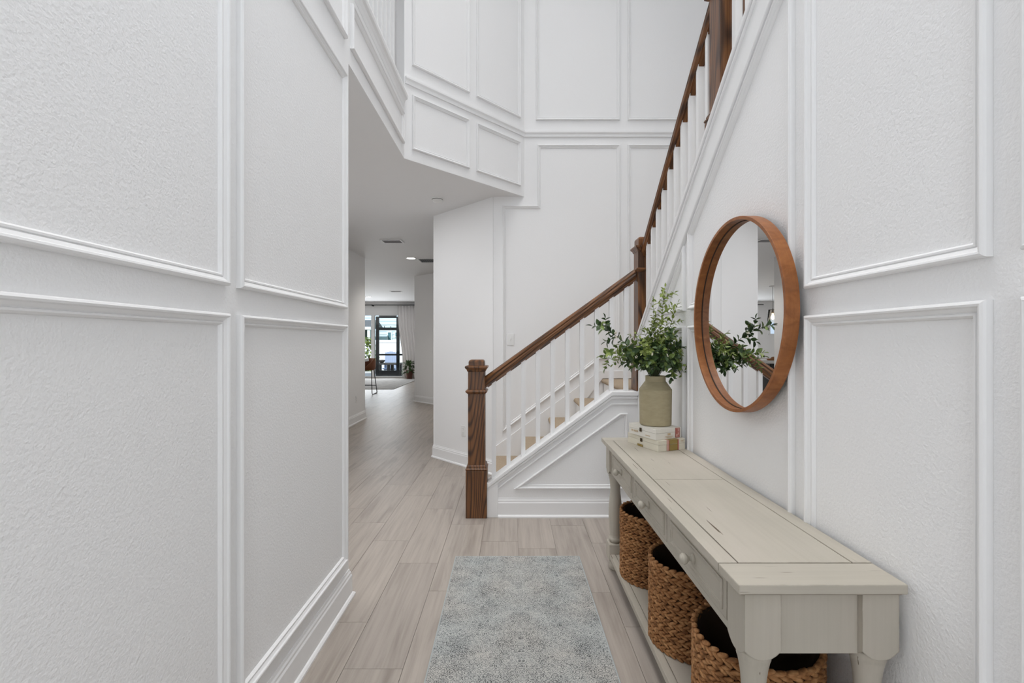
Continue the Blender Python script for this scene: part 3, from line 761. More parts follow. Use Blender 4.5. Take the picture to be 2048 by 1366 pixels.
# ------------------------------------------------------------------ mirror
XM = XR - .0215
MY, MZ, MR = 1.869, 1.4255, .386
mi = empty('round_mirror', (XM, MY, MZ - MR), 'round wall mirror with a deep reddish-brown wooden frame', 'mirror')
def ring_x(bm, ro, ri, x0, x1, seg=96):
    q = []
    for r, x in ((ro, x0), (ro, x1), (ri, x1), (ri, x0)):
        q.append([bm.verts.new((x, MY + r * math.cos(2 * math.pi * i / seg), MZ + r * math.sin(2 * math.pi * i / seg))) for i in range(seg)])
    for k in range(4):
        a, b = q[k], q[(k + 1) % 4]
        for i in range(seg): bm.faces.new((a[i], a[(i + 1) % seg], b[(i + 1) % seg], b[i]))
    return bm
O('frame', ring_x(BM(), MR, MR - .013, XM - .046, XM), 'frame_veneer', mi, bevel=.0012)
O('frame_groove', ring_x(BM(), MR - .013, MR - .0155, XM - .0145, XM - .010), 'frame_groove', mi)
bm = BM(); lathe(bm, [(MR - .0132, -.004), (MR - .0132, -.0), ], (XM - .008, MY, MZ), 96, 'X')
O('mirror_glass', bm, 'mirror_glass', mi)

mi.rotation_euler = (0, 0, R(-.56))
# ------------------------------------------------------------------ cigar boxes, vase
def cigar_box(P, e1, e2, z0, h, mat, label, band_mat, kind):
    """P near corner, e1 towards the wall (short end face), e2 along the long face"""
    P = Vector(P); e1 = Vector(e1); e2 = Vector(e2); c = P + (e1 + e2) / 2
    bx = empty('cigar_box', (c.x, c.y, z0), label, 'box', 'stacked cigar boxes under the vase')
    def slab(name, z_a, z_b, grow, m_, par=bx):
        d1, d2 = e1.normalized() * grow, e2.normalized() * grow
        q = [P - d1 - d2, P + e1 + d1 - d2, P + e1 + e2 + d1 + d2, P + e2 - d1 + d2]
        return O(name, prism(BM(), [(v.x, v.y, z_a) for v in q], (0, 0, z_b - z_a)), m_, par, bevel=.0012)
    b_ = slab('body', z0, z0 + h * .60, -.0015, mat)
    lid = slab('lid', z0 + h * .61, z0 + h, -.0010, mat)
    n1 = -e2.normalized(); n2 = -e1.normalized()       # outward normals of end face and of long face
    def decal(name, face, a0, a1, z_a, z_b, m_, th=.0006, par=b_):
        o0, e, nn = (P, e1, n1) if face == 'end' else (P, e2, n2)
        p = o0 + e * a0; q = o0 + e * a1
        return O(name, prism(BM(), [(p.x, p.y, z_a), (q.x, q.y, z_a), (q.x, q.y, z_b), (p.x, p.y, z_b)], nn * th), m_, par)
    return bx, b_, lid, decal, P, e1, e2, n1, n2
zb0 = ZT
bx, bd, lid, decal, P, e1, e2, n1, n2 = cigar_box((.754, 2.394, 0), (.165, .0697, 0), (-.0975, .2474, 0), zb0, .058, 'box_cream', 'larger cream cigar box with gold and red paper band, bottom of stack', 'gold', 0)
decal('paper_band', 'end', .30, .76, zb0 + .002, zb0 + .0345, 'box_pink_print'); decal('paper_band', 'end', .30, .76, zb0 + .0360, zb0 + .0572, 'box_pink_print', par=lid)
decal('gold_band', 'end', .38, .72, zb0 + .002, zb0 + .0345, 'box_gold', .0010); decal('gold_band', 'end', .38, .72, zb0 + .0360, zb0 + .0572, 'box_gold', .0010, lid)
for a0, a1 in ((.375, .395), (.70, .725)): decal('red_line', 'end', a0, a1, zb0 + .002, zb0 + .057, 'box_red_print', .0013)
decal('printed_mark', 'end', .82, .92, zb0 + .045, zb0 + .049, 'box_tan_print', par=lid)
decal('latch', 'long', .50, .555, zb0 + .028, zb0 + .046, 'brass_dark', .004); decal('hinge_plate', 'long', .48, .66, zb0 + .001, zb0 + .013, 'box_gold', .0008)
def band_top(x_box, a0, a1, z, m_, depth=.25):
    p = P + e1 * a0; q = P + e1 * a1; r_ = q + e2 * depth; s_ = p + e2 * depth
    O('paper_band', prism(BM(), [(v.x, v.y, z - .0002) for v in (p, q, r_, s_)], (0, 0, .0006)), m_, x_box)
band_top(lid, .30, .76, zb0 + .058, 'box_pink_print'); 
o_ = P; band_top(lid, .38, .72, zb0 + .0583, 'box_gold')
zb1 = ZT + .0585
bx, bd, lid, decal, P, e1, e2, n1, n2 = cigar_box((.7435, 2.405, 0), (.1590, .0745, 0), (-.0880, .2090, 0), zb1, .056, 'box_white', 'smaller white cigar box with red stamp, directly under the jar', 'red', 1)
decal('tax_stamp', 'end', .76, .93, zb1 + .004, zb1 + .0335, 'box_pink_print'); decal('tax_stamp', 'end', .76, .93, zb1 + .0345, zb1 + .0555, 'box_pink_print', par=lid)
for a0, a1, z_a, z_b in ((.76, .785, .004, .055), (.905, .93, .004, .055), (.76, .93, .004, .008), (.80, .845, .022, .052), (.86, .885, .030, .036), (.85, .895, .012, .017)):
    decal('stamp_print', 'end', a0, a1, zb1 + z_a, zb1 + z_b, 'box_red_print', .0012)
decal('gold_crest', 'end', .46, .57, zb1 + .020, zb1 + .031, 'box_tan_print'); decal('gold_lettering', 'end', .36, .66, zb1 + .012, zb1 + .015, 'box_tan_print')
decal('gold_lettering', 'end', .42, .62, zb1 + .007, zb1 + .0095, 'box_tan_print')
decal('latch', 'long', .50, .56, zb1 + .026, zb1 + .046, 'brass_dark', .004)
for a0 in (.64, .70, .76, .84): decal('faded_lettering', 'long', a0, a0 + .04, zb1 + .017, zb1 + .027, 'box_tan_print')
decal('faded_lettering', 'long', .2, .36, zb1 + .012, zb1 + .016, 'box_tan_print')
VX, VY, VZ = .7895, 2.56, zb1 + .0565
va = lathe(BM(), [(.002, .0), (.078, .0), (.083, .003), (.0845, .010), (.0855, .10), (.0870, .190), (.0870, .1945), (.0840, .198), (.0580, .234), (.0545, .238), (.0540, .243), (.0540, .262), (.0545, .266), (.0525, .268), (.049, .266), (.049, .235), (.07, .19), (.072, .02), (.002, .018)], (VX, VY, VZ), 56, close=False)
vase = tag(O('stoneware_jar', va, 'stoneware', smooth=True), 'olive-beige stoneware jar with narrow neck holding green branches', 'vase')
es = vase.modifiers.new('crease', 'EDGE_SPLIT'); es.split_angle = R(22)

# ------------------------------------------------------------------ greenery
def leaf_mesh(name, L, Wd, mat, fold=.25):
    bm = BM(); st_ = [0, .25, .55, .82, 1.0]; wd = [.12, .8, 1.0, .6, 0]
    mid = []; lf = []; rt = []
    for t, w in zip(st_, wd):
        z = -.10 * L * t * t
        mid.append(bm.verts.new((t * L, 0, z)))
        if w > 0:
            lf.append(bm.verts.new((t * L, w * Wd / 2, z + w * Wd * fold))); rt.append(bm.verts.new((t * L, -w * Wd / 2, z + w * Wd * fold)))
    for i in range(3):
        bm.faces.new((mid[i], mid[i + 1], lf[i + 1], lf[i])); bm.faces.new((mid[i + 1], mid[i], rt[i], rt[i + 1]))
    bm.faces.new((mid[3], mid[4], lf[3])); bm.faces.new((mid[4], mid[3], rt[3]))
    me_ = bpy.data.meshes.new(name); bm.to_mesh(me_); bm.free(); me_.materials.append(MATS[mat])
    for p in me_.polygons: p.use_smooth = True
    return me_
LEAF = {'light': [leaf_mesh('leaf', .033, .0145, 'leaf_light'), leaf_mesh('leaf', .027, .012, 'leaf_light')],
        'mid': [leaf_mesh('leaf', .037, .020, 'leaf_mid'), leaf_mesh('leaf', .032, .017, 'leaf_light')],
        'dark': [leaf_mesh('leaf', .044, .026, 'leaf_dark'), leaf_mesh('leaf', .038, .023, 'leaf_dark'), leaf_mesh('leaf', .040, .023, 'leaf_mid')]}
bm = BM()
for i in range(5):
    t = i * 2 * math.pi / 5
    lump(bm, Vector((math.cos(t) * .006, math.sin(t) * .006, 0)), Vector((math.cos(t), math.sin(t), .3)) * .006, Vector((-math.sin(t), math.cos(t), 0)) * .004, Vector((0, 0, .003)), 5, 4)
BLOS = bpy.data.meshes.new('blossom'); bm.to_mesh(BLOS); bm.free(); BLOS.materials.append(MATS['blossom'])
def P3(px, py, dy=0.0):
    y = VY + dy
    return Vector(((px - 1024) / 930 * y, y, H - (py - 683) / 930 * y))
rg = random.Random(11)
def orient(d, up):
    d = d.normalized(); s = up.cross(d)
    if s.length < 1e-4: s = Vector((1, 0, 0)).cross(d)
    s.normalize(); u = d.cross(s)
    m_ = Matrix.Identity(4)
    for i in range(3): m_[i][0] = d[i]; m_[i][1] = s[i]; m_[i][2] = u[i]
    return m_
def stem(tip, kind, label, sag=.0, start=.34, step=.0165, scale=1.0, blossoms=0, twigs=0):
    a = rg.uniform(0, 6.28); rr = rg.uniform(.01, .036)
    base = Vector((VX + math.cos(a) * rr, VY + math.sin(a) * rr, VZ + .13)); tip = Vector(tip)
    mouth = Vector((VX + (tip.x - VX) * .10, VY + (tip.y - VY) * .10, VZ + .275))
    dx = Vector((mouth.x - VX, mouth.y - VY, 0))
    if dx.length > .037: mouth -= dx.normalized() * (dx.length - .037)
    ctrl = mouth + (tip - mouth) * .45 + Vector((0, 0, .05 + sag))
    pts = [base, mouth]
    for i in range(1, 13):
        t = i / 12; pts.append(mouth * (1 - t) ** 2 + ctrl * (2 * t * (1 - t)) + tip * t * t)
    s = empty('leafy_stem', base, label, 'plant stem', 'leafy stems in the stoneware jar')
    O('stalk', tube(BM(), pts, .0022, 5, .0008), 'stem_green', s, smooth=True)
    def foliage(path, st_, stp, sc_):
        seg = [(path[i + 1] - path[i]).length for i in range(len(path) - 1)]; tot = sum(seg); d = st_ * tot; side = rg.uniform(0, 6.28); q = 0
        while d < tot:
            acc = 0
            for i, L in enumerate(seg):
                if acc + L >= d: break
                acc += L
            p = path[i].lerp(path[i + 1], (d - acc) / L); tan = (path[i + 1] - path[i]).normalized()
            o1 = tan.orthogonal().normalized(); o2 = tan.cross(o1)
            for sgn in (0, math.pi):
                aa = side + sgn + rg.uniform(-.5, .5)
                out = o1 * math.cos(aa) + o2 * math.sin(aa)
                dr = tan * rg.uniform(.35, .9) + out
                lo = bpy.data.objects.new('leaf', rg.choice(LEAF[kind])); COL.objects.link(lo); lo.parent = s
                k = sc_ * rg.uniform(.85, 1.3) * (1 - .35 * (d / tot) ** 3)
                M_ = Matrix.Translation(p - base) @ orient(dr, (tan + Vector((rg.uniform(-.5, .5), rg.uniform(-.5, .5), rg.uniform(-.2, .5))))) @ Matrix.Scale(k, 4)
                lo.matrix_local = M_
            side += 1.57 + rg.uniform(-.3, .3); d += stp * rg.uniform(.85, 1.2)
        lo = bpy.data.objects.new('leaf', rg.choice(LEAF[kind])); COL.objects.link(lo); lo.parent = s
        lo.matrix_local = Matrix.Translation(path[-1] - base) @ orient(path[-1] - path[-2], Vector((.2, .1, 1))) @ Matrix.Scale(sc_ * .8, 4)
    foliage(pts[1:], start, step, scale)
    for k in range(twigs):
        i = rg.randint(5, 11); p = pts[i]; tan = (pts[i + 1] - pts[i]).normalized(); o1 = tan.orthogonal(); o1.rotate(Matrix.Rotation(rg.uniform(0, 6.28), 3, tan))
        e = p + (tan * .7 + o1 * .8).normalized() * rg.uniform(.05, .09)
        tw = [p, p.lerp(e, .5) + Vector((0, 0, .004)), e]
        O('twig', tube(BM(), tw, .0011, 4, .0006), 'stem_green', s)
        foliage(tw, .25, step, scale * .9)
    for k in range(blossoms):
        i = rg.randint(6, 12); p = pts[i] - base + Vector((rg.uniform(-.02, .02), -.02, rg.uniform(-.01, .02)))
        lo = bpy.data.objects.new('blossom', BLOS); COL.objects.link(lo); lo.parent = s; lo.location = p; lo.rotation_euler = (R(60), rg.uniform(-1, 1), rg.uniform(0, 6))
        lo.scale = (.8, .8, .8)
    return s
stem(P3(1330, 574), 'light', 'tallest light green stem rising from the centre of the jar', 0, .25, .0175, 1.12, 0, 6)
stem(P3(1184, 652, -.03), 'dark', 'dark-leaved stem reaching farthest out to the left over the railing', .07, .40, .023, 1.05, 2, 4)
stem(P3(1306, 600, .02), 'light', 'light green stem just left of the tallest one', 0, .28, .017, 1.1, 0, 4)
stem(P3(1356, 606, .01), 'light', 'light green stem leaning right beside the tallest one', 0, .3, .017, 1.1, 0, 4)
stem(P3(1396, 712, -.02), 'mid', 'mid-green stem drooping farthest right towards the mirror', .06, .36, .018, 1.1, 1, 4)
stem(P3(1203, 712, -.05), 'mid', 'mid-green stem spreading low to the left of the jar', .06, .40, .018, 1.1, 0, 4)
SH = {'light': 'short pale green stem in the thick of the bouquet', 'mid': 'short mid-green stem in the thick of the bouquet', 'dark': 'short dark green stem in the thick of the bouquet'}
for tip, kind, sag, bl, tw in ((P3(1372, 672, .03), 'mid', .02, 0, 2), (P3(1350, 668, -.09), 'dark', .02, 1, 2), (P3(1345, 700, -.10), 'dark', .04, 1, 2),
        (P3(1290, 690, -.09), 'light', .03, 0, 3), (P3(1278, 700, -.06), 'light', .03, 0, 3), (P3(1262, 690, 0), 'mid', .03, 1, 2), (P3(1285, 655, .03), 'light', .02, 0, 2),
        (P3(1318, 650, -.05), 'light', .01, 0, 2), (P3(1330, 715, -.14), 'dark', .05, 1, 2), (P3(1300, 722, -.15), 'dark', .05, 1, 2), (P3(1256, 728, -.09), 'dark', .06, 1, 2),
        (P3(1246, 728, -.02), 'dark', .06, 0, 2), (P3(1360, 735, -.07), 'dark', .06, 0, 2), (P3(1368, 722, .04), 'mid', .05, 0, 1), (P3(1340, 690, .10), 'dark', .03, 0, 2),
        (P3(1290, 700, .12), 'dark', .03, 0, 2), (P3(1315, 690, .15), 'mid', .03, 0, 2), (P3(1335, 640, .08), 'mid', .0, 0, 2), (P3(1300, 670, .08), 'dark', .0, 0, 2),
        (P3(1282, 732, -.11), 'dark', .05, 0, 1), (P3(1322, 726, -.12), 'dark', .05, 0, 1), (P3(1354, 738, -.03), 'dark', .06, 0, 1), (P3(1320, 735, .13), 'dark', .05, 0, 1), (P3(1240, 690, .06), 'mid', .03, 1, 1),
        (P3(1310, 700, -.07), 'dark', .02, 1, 2), (P3(1325, 680, -.02), 'mid', .0, 0, 2), (P3(1365, 695, -.03), 'dark', .03, 0, 2), (P3(1272, 665, -.04), 'light', .02, 0, 2), (P3(1250, 705, -.10), 'dark', .05, 1, 2), (P3(1345, 655, .03), 'light', .0, 0, 2),
        (P3(1296, 728, -.16), 'dark', .05, 0, 1), (P3(1344, 722, -.16), 'dark', .05, 1, 1), (P3(1232, 715, -.08), 'mid', .05, 0, 2), (P3(1375, 735, -.05), 'mid', .05, 0, 1), (P3(1310, 630, .0), 'light', .0, 0, 2)):
    stem(tip, kind, SH[kind], sag, .22, .0185, 1.0, bl, tw)

# ------------------------------------------------------------------ runner rug
rx0, rx1, ry0, ry1 = -.338, .420, .30, 2.842
rug = O('runner_rug', B(rx0 + .006, rx1 - .006, ry0 + .006, ry1 - .006, .0005, .0085), 'rug_pile', origin=((rx0 + rx1) / 2, 1.6, 0))
tag(rug, 'faded grey-blue patterned runner rug on the plank floor', 'rug')
rug.rotation_euler = (0, 0, R(.35))
for a in ((rx0, rx0 + .006, ry0, ry1), (rx1 - .006, rx1, ry0, ry1), (rx0, rx1, ry1 - .006, ry1), (rx0, rx1, ry0, ry0 + .006)):
    O('binding', B(a[0], a[1], a[2], a[3], .0003, .0092), 'rug_binding', rug, bevel=.002)

# ------------------------------------------------------------------ switches, outlets, ceiling fittings
def plate(name, c, U, Nn, label, cat, kind):
    c, U, Nn = Vector(c), Vector(U), Vector(Nn)
    def slab(bm, u0, u1, z0, z1, n0, n1):
        q = [c + U * u + Vector((0, 0, z)) + Nn * n0 for u, z in ((u0, z0), (u1, z0), (u1, z1), (u0, z1))]
        return prism(bm, [tuple(v) for v in q], tuple(Nn * (n1 - n0)))
    e = empty(name, c, label, cat)
    O('cover_plate', slab(BM(), -.035, .035, -.057, .057, 0, .006), 'plate_white', e, bevel=.002)
    if kind == 'switch':
        O('toggle', slab(BM(), -.006, .006, -.004, .016, .006, .014), 'plate_white', e, bevel=.001)
        for z in (-.033, .033): O('screw', slab(BM(), -.003, .003, z - .003, z + .003, .006, .0072), 'vent_white', e)
    else:
        for z in (-.022, .022):
            r_ = O('receptacle', slab(BM(), -.016, .016, z - .015, z + .015, .006, .0085), 'plate_white', e, bevel=.003)
            for u in (-.006, .006): O('slot', slab(BM(), u - .001, u + .001, z - .002, z + .007, .0084, .0088), 'dark_slot', r_)
plate('light_switch', ((1021 - 1024) / 930 * YB, YB - .001, H + (683 - 679) / 930 * YB), (1, 0, 0), (0, -1, 0), 'white toggle light switch on the wall behind the stairs', 'switch', 'switch')
sO = .46
plate('wall_outlet', (-.19 - sO * .707 + .0, YB + sO * .707, .37), (s2, -s2, 0), (-s2, -s2, 0), 'white duplex outlet low on the angled hall wall', 'outlet', 'outlet')
plate('wall_outlet', (-2.53, 7.55, .38), (0, 1, 0), (1, 0, 0), 'white duplex outlet on the far left hall wall', 'outlet', 'outlet')
sd = empty('smoke_detector', (-.747, 4.66, CE), 'round white smoke detector on the hall ceiling', 'smoke detector')
O('base', lathe(BM(), [(.060, 0), (.060, -.010), (.057, -.013)], (-.747, 4.66, CE), 32), 'plate_white', sd, smooth=False)
O('cover', lathe(BM(), [(.053, -.013), (.053, -.022), (.045, -.036), (.02, -.042), (.001, -.043)], (-.747, 4.66, CE), 32), 'plate_white', sd, smooth=True)
O('sounder_slot', lathe(BM(), [(.0545, -.0135), (.0545, -.0175)], (-.747, 4.66, CE), 32), 'vent_dark', sd)
def vent(cx, cy, wx, wy, label, along='X', nsl=7):
    e = empty('ceiling_vent', (cx, cy, CE), label, 'vent')
    bm = BM(); t = .022
    box(bm, cx - wx / 2, cx + wx / 2, cy - wy / 2, cy - wy / 2 + t, CE - .012, CE); box(bm, cx - wx / 2, cx + wx / 2, cy + wy / 2 - t, cy + wy / 2, CE - .012, CE)
    box(bm, cx - wx / 2, cx - wx / 2 + t, cy - wy / 2 + t, cy + wy / 2 - t, CE - .012, CE); box(bm, cx + wx / 2 - t, cx + wx / 2, cy - wy / 2 + t, cy + wy / 2 - t, CE - .012, CE)
    O('frame', bm, 'vent_white', e, bevel=.002)
    O('duct', B(cx - wx / 2 + t, cx + wx / 2 - t, cy - wy / 2 + t, cy + wy / 2 - t, CE - .002, CE - .0005), 'vent_dark', e)
    for i in range(nsl):
        f = (i + .5) / nsl
        if along == 'X':
            y = cy - wy / 2 + t + (wy - 2 * t) * f
            bm = prism(BM(), [(cx - wx / 2 + t, y - .008, CE - .003), (cx - wx / 2 + t, y + .006, CE - .012), (cx - wx / 2 + t, y + .007, CE - .011), (cx - wx / 2 + t, y - .007, CE - .002)], (wx - 2 * t, 0, 0))
        else:
            x = cx - wx / 2 + t + (wx - 2 * t) * f
            bm = prism(BM(), [(x - .008, cy - wy / 2 + t, CE - .003), (x + .006, cy - wy / 2 + t, CE - .012), (x + .007, cy - wy / 2 + t, CE - .011), (x - .007, cy - wy / 2 + t, CE - .002)], (0, wy - 2 * t, 0))
        O('slat', bm, 'vent_slat', e)
vent(-1.71, 6.64, .30, .22, 'white ceiling vent near the front of the hall')
vent(-1.45, 8.22, .40, .40, 'louvered return vent beside the hall recessed light', 'Y', 10)
vent(-3.32, 13.3, .32, .20, 'small white ceiling vent in the far living room', nsl=5)
def downlight(cx, cy, label, e_):
    e = empty('recessed_light', (cx, cy, CE), label, 'ceiling light', 'recessed ceiling lights')
    bm = BM(); lathe(bm, [(.095, 0), (.095, -.006), (.085, -.010), (.072, -.006)], (cx, cy, CE), 32, close=False); O('trim_ring', bm, 'plate_white', e, smooth=True)
    O('lens', lathe(BM(), [(.072, -.003), (.072, -.0055)], (cx, cy, CE), 32), 'lamp_glow', e)
    light('recessed_lamp', 'SPOT', (cx, cy, CE - .02), e_, (0, 0, 0), color=(1, .96, .9), spot_size=R(130), spot_blend=.8, shadow_soft_size=.07)
downlight(-1.737, 8.0, 'lit recessed ceiling light in the hall', 60)
downlight(-4.6, 14.9, 'lit recessed ceiling light in the far living room', 30)

# ------------------------------------------------------------------ far living room
# sliding glass door
sl = empty('window_1', (-5.28, 17.07, 0), 'white framed sliding glass door to the patio', 'sliding door', kind='structure')
for a in ((-6.62, -6.56, 0, 2.34), (-4.01, -3.95, 0, 2.34), (-6.56, -4.01, 2.27, 2.34), (-6.56, -4.01, 0, .05), (-5.15, -5.03, .05, 2.27)):
    O('frame_bar', B(a[0], a[1], 17.0, 17.12, a[2], a[3]), 'trim_white', sl, bevel=.004)
O('pane', B(-6.56, -5.15, 17.05, 17.058, .05, 2.27), 'window_glass', sl); O('pane', B(-5.03, -4.01, 17.09, 17.098, .05, 2.27), 'window_glass', sl)
w3 = empty('window_3', (-7.48, 17.05, 1.58), 'small white framed kitchen window', 'window', kind='structure')
O('frame_bar', box(box(box(box(BM(), -7.78, -7.73, 16.98, 17.1, 1.58, 2.30), -7.23, -7.18, 16.98, 17.1, 1.58, 2.30), -7.8, -7.16, 16.94, 17.1, 1.55, 1.60), -7.73, -7.23, 16.98, 17.1, 2.25, 2.30), 'trim_white', w3)
O('pane', B(-7.73, -7.23, 17.05, 17.056, 1.60, 2.25), 'window_glass', w3)
# curtain
def curtain(x0, x1, x0b, label):
    bm = BM(); n_ = 90; rows = []
    for z, f in ((.015, 0), (.8, .3), (1.8, .8), (2.62, 1)):
        rows.append([bm.verts.new((x0b + (x0 - x0b) * f + (x1 - (x0b + (x0 - x0b) * f)) * i / n_, 16.82 + .022 * math.sin(i * .95) + .007 * math.sin(i * 2.3), z)) for i in range(n_ + 1)])
    for a, b in zip(rows, rows[1:]):
        for i in range(n_): bm.faces.new((a[i], a[i + 1], b[i + 1], b[i]))
    o = O('curtain', bm, 'curtain_linen', smooth=True)
    sd_ = o.modifiers.new('cloth', 'SOLIDIFY'); sd_.thickness = .004
    return tag(o, label, 'curtain')
curtain(-4.15, -2.6, -3.88, 'white linen curtain hanging beside the patio slider')
rd = empty('curtain_rod', (-4.6, 16.82, 2.64), 'thin black curtain rod above the patio slider', 'curtain rod')
O('rod', tube(BM(), [(-6.9, 16.82, 2.64), (-2.5, 16.82, 2.64)], .013, 10), 'metal_black', rd)
for x in (-5.06, -3.0): O('bracket', B(x - .012, x + .012, 16.80, 17.0, 2.60, 2.655), 'metal_black', rd)
# rug in the living room
lrug = tag(O('area_rug', B(-6.6, -3.26, 12.82, 16.2, .0005, .012), 'far_rug', bevel=.004), 'large pale grey area rug in the far living room', 'rug')
# bar stools
def stool(cx, cy, label):
    e = empty('bar_stool', (cx, cy, 0), label, 'stool', 'brown leather bar stools at the island')
    bm = BM(); n_ = 14; rows = []
    for z, rx_, ry_, arc in ((.60, .19, .17, 1.0), (.63, .215, .20, 1.0), (.70, .225, .215, .92), (.80, .225, .22, .74), (.895, .215, .22, .55)):
        rows.append([bm.verts.new((cx + rx_ * math.sin(-math.pi * arc + 2 * math.pi * arc * i / n_), cy + ry_ * math.cos(-math.pi * arc + 2 * math.pi * arc * i / n_), z)) for i in range(n_ + 1)])
    for a, b in zip(rows, rows[1:]):
        for i in range(n_): bm.faces.new((a[i], a[i + 1], b[i + 1], b[i]))
    bm.faces.new(rows[0])
    s = O('seat', bm, 'leather_brown', e, smooth=True); q = s.modifiers.new('shell', 'SOLIDIFY'); q.thickness = .022
    for sx_ in (-1, 1):
        pts = [(cx + sx_ * .16, cy - .12, .60), (cx + sx_ * .20, cy - .21, .05), (cx + sx_ * .205, cy - .20, .012), (cx + sx_ * .205, cy + .20, .012), (cx + sx_ * .20, cy + .21, .05), (cx + sx_ * .15, cy + .12, .60)]
        O('leg', tube(BM(), pts, .0105, 8), 'metal_black', e, smooth=True)
    O('footrest', tube(BM(), [(cx - .19, cy - .185, .24), (cx + .19, cy - .185, .24)], .009, 8), 'metal_black', e)
    O('stretcher', tube(BM(), [(cx - .195, cy + .185, .20), (cx + .195, cy + .185, .20)], .009, 8), 'metal_black', e)
stool(-3.66, 11.70, 'brown leather bar stool with black sled legs nearest the hall')
stool(-4.26, 11.70, 'brown leather bar stool next to the nearest one')
# kitchen island seen in the mirror
isl = empty('kitchen_island', (-4.6, 10.3, 0), 'black kitchen island with a white stone top seen in the mirror', 'kitchen island')
O('cabinet', B(-5.85, -3.42, 9.82, 10.78, 0, .86), 'island_black', isl, bevel=.003)
for i in range(4):
    x0 = -5.82 + i * .60; O('cabinet_door', B(x0 + .01, x0 + .585, 9.80, 9.822, .10, .83), 'island_black', isl, bevel=.004)
O('worktop', B(-5.9, -3.37, 9.76, 10.95, .86, .92), 'quartz', isl, bevel=.003)
tr = empty('serving_tray', (-3.62, 9.95, .92), 'round wooden tray on the kitchen island seen in the mirror', 'tray')
O('tray_body', lathe(BM(), [(.15, 0), (.17, .03), (.16, .03), (.145, .012), (.001, .012)], (-3.62, 9.98, .92), 28, close=False), 'tray_wood', tr)
O('bread_loaf', lathe(BM(), [(.001, .012), (.09, .014), (.10, .04), (.07, .07), (.001, .08)], (-3.62, 9.98, .92), 20, close=False), 'tray_wood', tr, smooth=True)
# pendant lamp seen in the mirror
pn = empty('pendant_lamp', (-4.70, 12.1, 1.85), 'clear glass pendant lamp with a glowing bulb seen in the mirror', 'lamp')
pc = (-4.70, 12.1, 0)
O('canopy', lathe(BM(), [(.085, CE - .03), (.085, CE), ], pc, 24), 'vent_white', pn)
O('cord', tube(BM(), [(-4.70, 12.1, CE - .02), (-4.70, 12.1, 2.14)], .006, 8), 'vent_slat', pn)
O('socket', lathe(BM(), [(.022, 2.05), (.022, 2.13), (.012, 2.17)], pc, 16), 'vent_slat', pn)
O('shade', lathe(BM(), [(.13, 1.80), (.105, 2.14), (.03, 2.15)], pc, 32, close=False), 'pendant_glass', pn, smooth=True)
O('bulb', lathe(BM(), [(.002, 1.88), (.03, 1.90), (.038, 1.94), (.028, 1.99), (.016, 2.05)], pc, 16), 'bulb_warm', pn, smooth=True)
# potted plant
pp = empty('potted_plant', (-3.66, 16.45, 0), 'leafy potted plant in a dark red pot beside the curtain', 'plant')
O('pot', lathe(BM(), [(.09, 0), (.13, .26), (.14, .26), (.14, .30), (.12, .30), (.11, .25), (.001, .25)], (-3.63, 16.45, 0), 24, close=False), 'terracotta', pp)
BIGL = leaf_mesh('leaf', .24, .10, 'leaf_dark'); rp = random.Random(5)
for i in range(44):
    a = rp.uniform(0, 6.28); z = rp.uniform(.25, .60); q = rp.uniform(.03, .14)
    lo = bpy.data.objects.new('leaf', BIGL); COL.objects.link(lo); lo.parent = pp
    d = Vector((math.cos(a), math.sin(a), rp.uniform(-.7, .55)))
    lo.matrix_local = Matrix.Translation(Vector((.0 + math.cos(a) * q, math.sin(a) * q, z))) @ orient(d, Vector((0, 0, 1))) @ Matrix.Scale(rp.uniform(.65, 1.0), 4)
for i in range(3):
    lo = bpy.data.objects.new('leaf', BIGL); COL.objects.link(lo); lo.parent = pp
    lo.matrix_local = Matrix.Translation(Vector((-.03 + .03 * i, 0, .45))) @ orient(Vector((-.15 + .2 * i, 0, 1)), Vector((0, 1, 0))) @ Matrix.Scale(.95, 4)
O('plant_stem', tube(BM(), [(-3.63, 16.45, .2), (-3.66, 16.45, .6)], .012, 6), 'stem_green', pp)

# ------------------------------------------------------------------ outside
struct('ground', B(-40, 20, 17.14, 90, -.60, -.45), 'lawn', 'lawn outside the sliding door', 'ground')
struct('patio_paving', B(-12, 0, 17.14, 21.5, -.45, -.06), 'paver', 'pale patio paving beyond the slider', 'paving')
struct('yard_paving', B(-12, 0, 21.5, 25.6, -.46, -.42), 'paver', 'pale paved yard in front of the white fence', 'paving')
sc_ = empty('patio_screen', (-4.9, 18.2, -.06), 'black framed patio screen with kick panel beyond the slider', 'screen')
for a in ((-5.32, -5.20, -.06, 2.30), (-4.52, -4.40, -.06, 2.30), (-6.9, -6.78, -.06, 2.30), (-3.3, -3.18, -.06, 2.30)): O('post', B(a[0], a[1], 18.17, 18.23, a[2], a[3]), 'metal_black', sc_)
for z0, z1 in ((2.24, 2.34), (1.76, 1.87), (.77, .84)): O('cross_bar', B(-5.20, -4.52, 18.175, 18.225, z0, z1), 'metal_black', sc_); O('cross_bar', B(-4.40, -3.3, 18.175, 18.225, z0, z1), 'metal_black', sc_)
O('kick_panel', B(-5.20, -4.52, 18.18, 18.22, -.06, .19), 'metal_black', sc_); O('kick_panel', B(-4.40, -3.3, 18.18, 18.22, -.06, .19), 'metal_black', sc_)
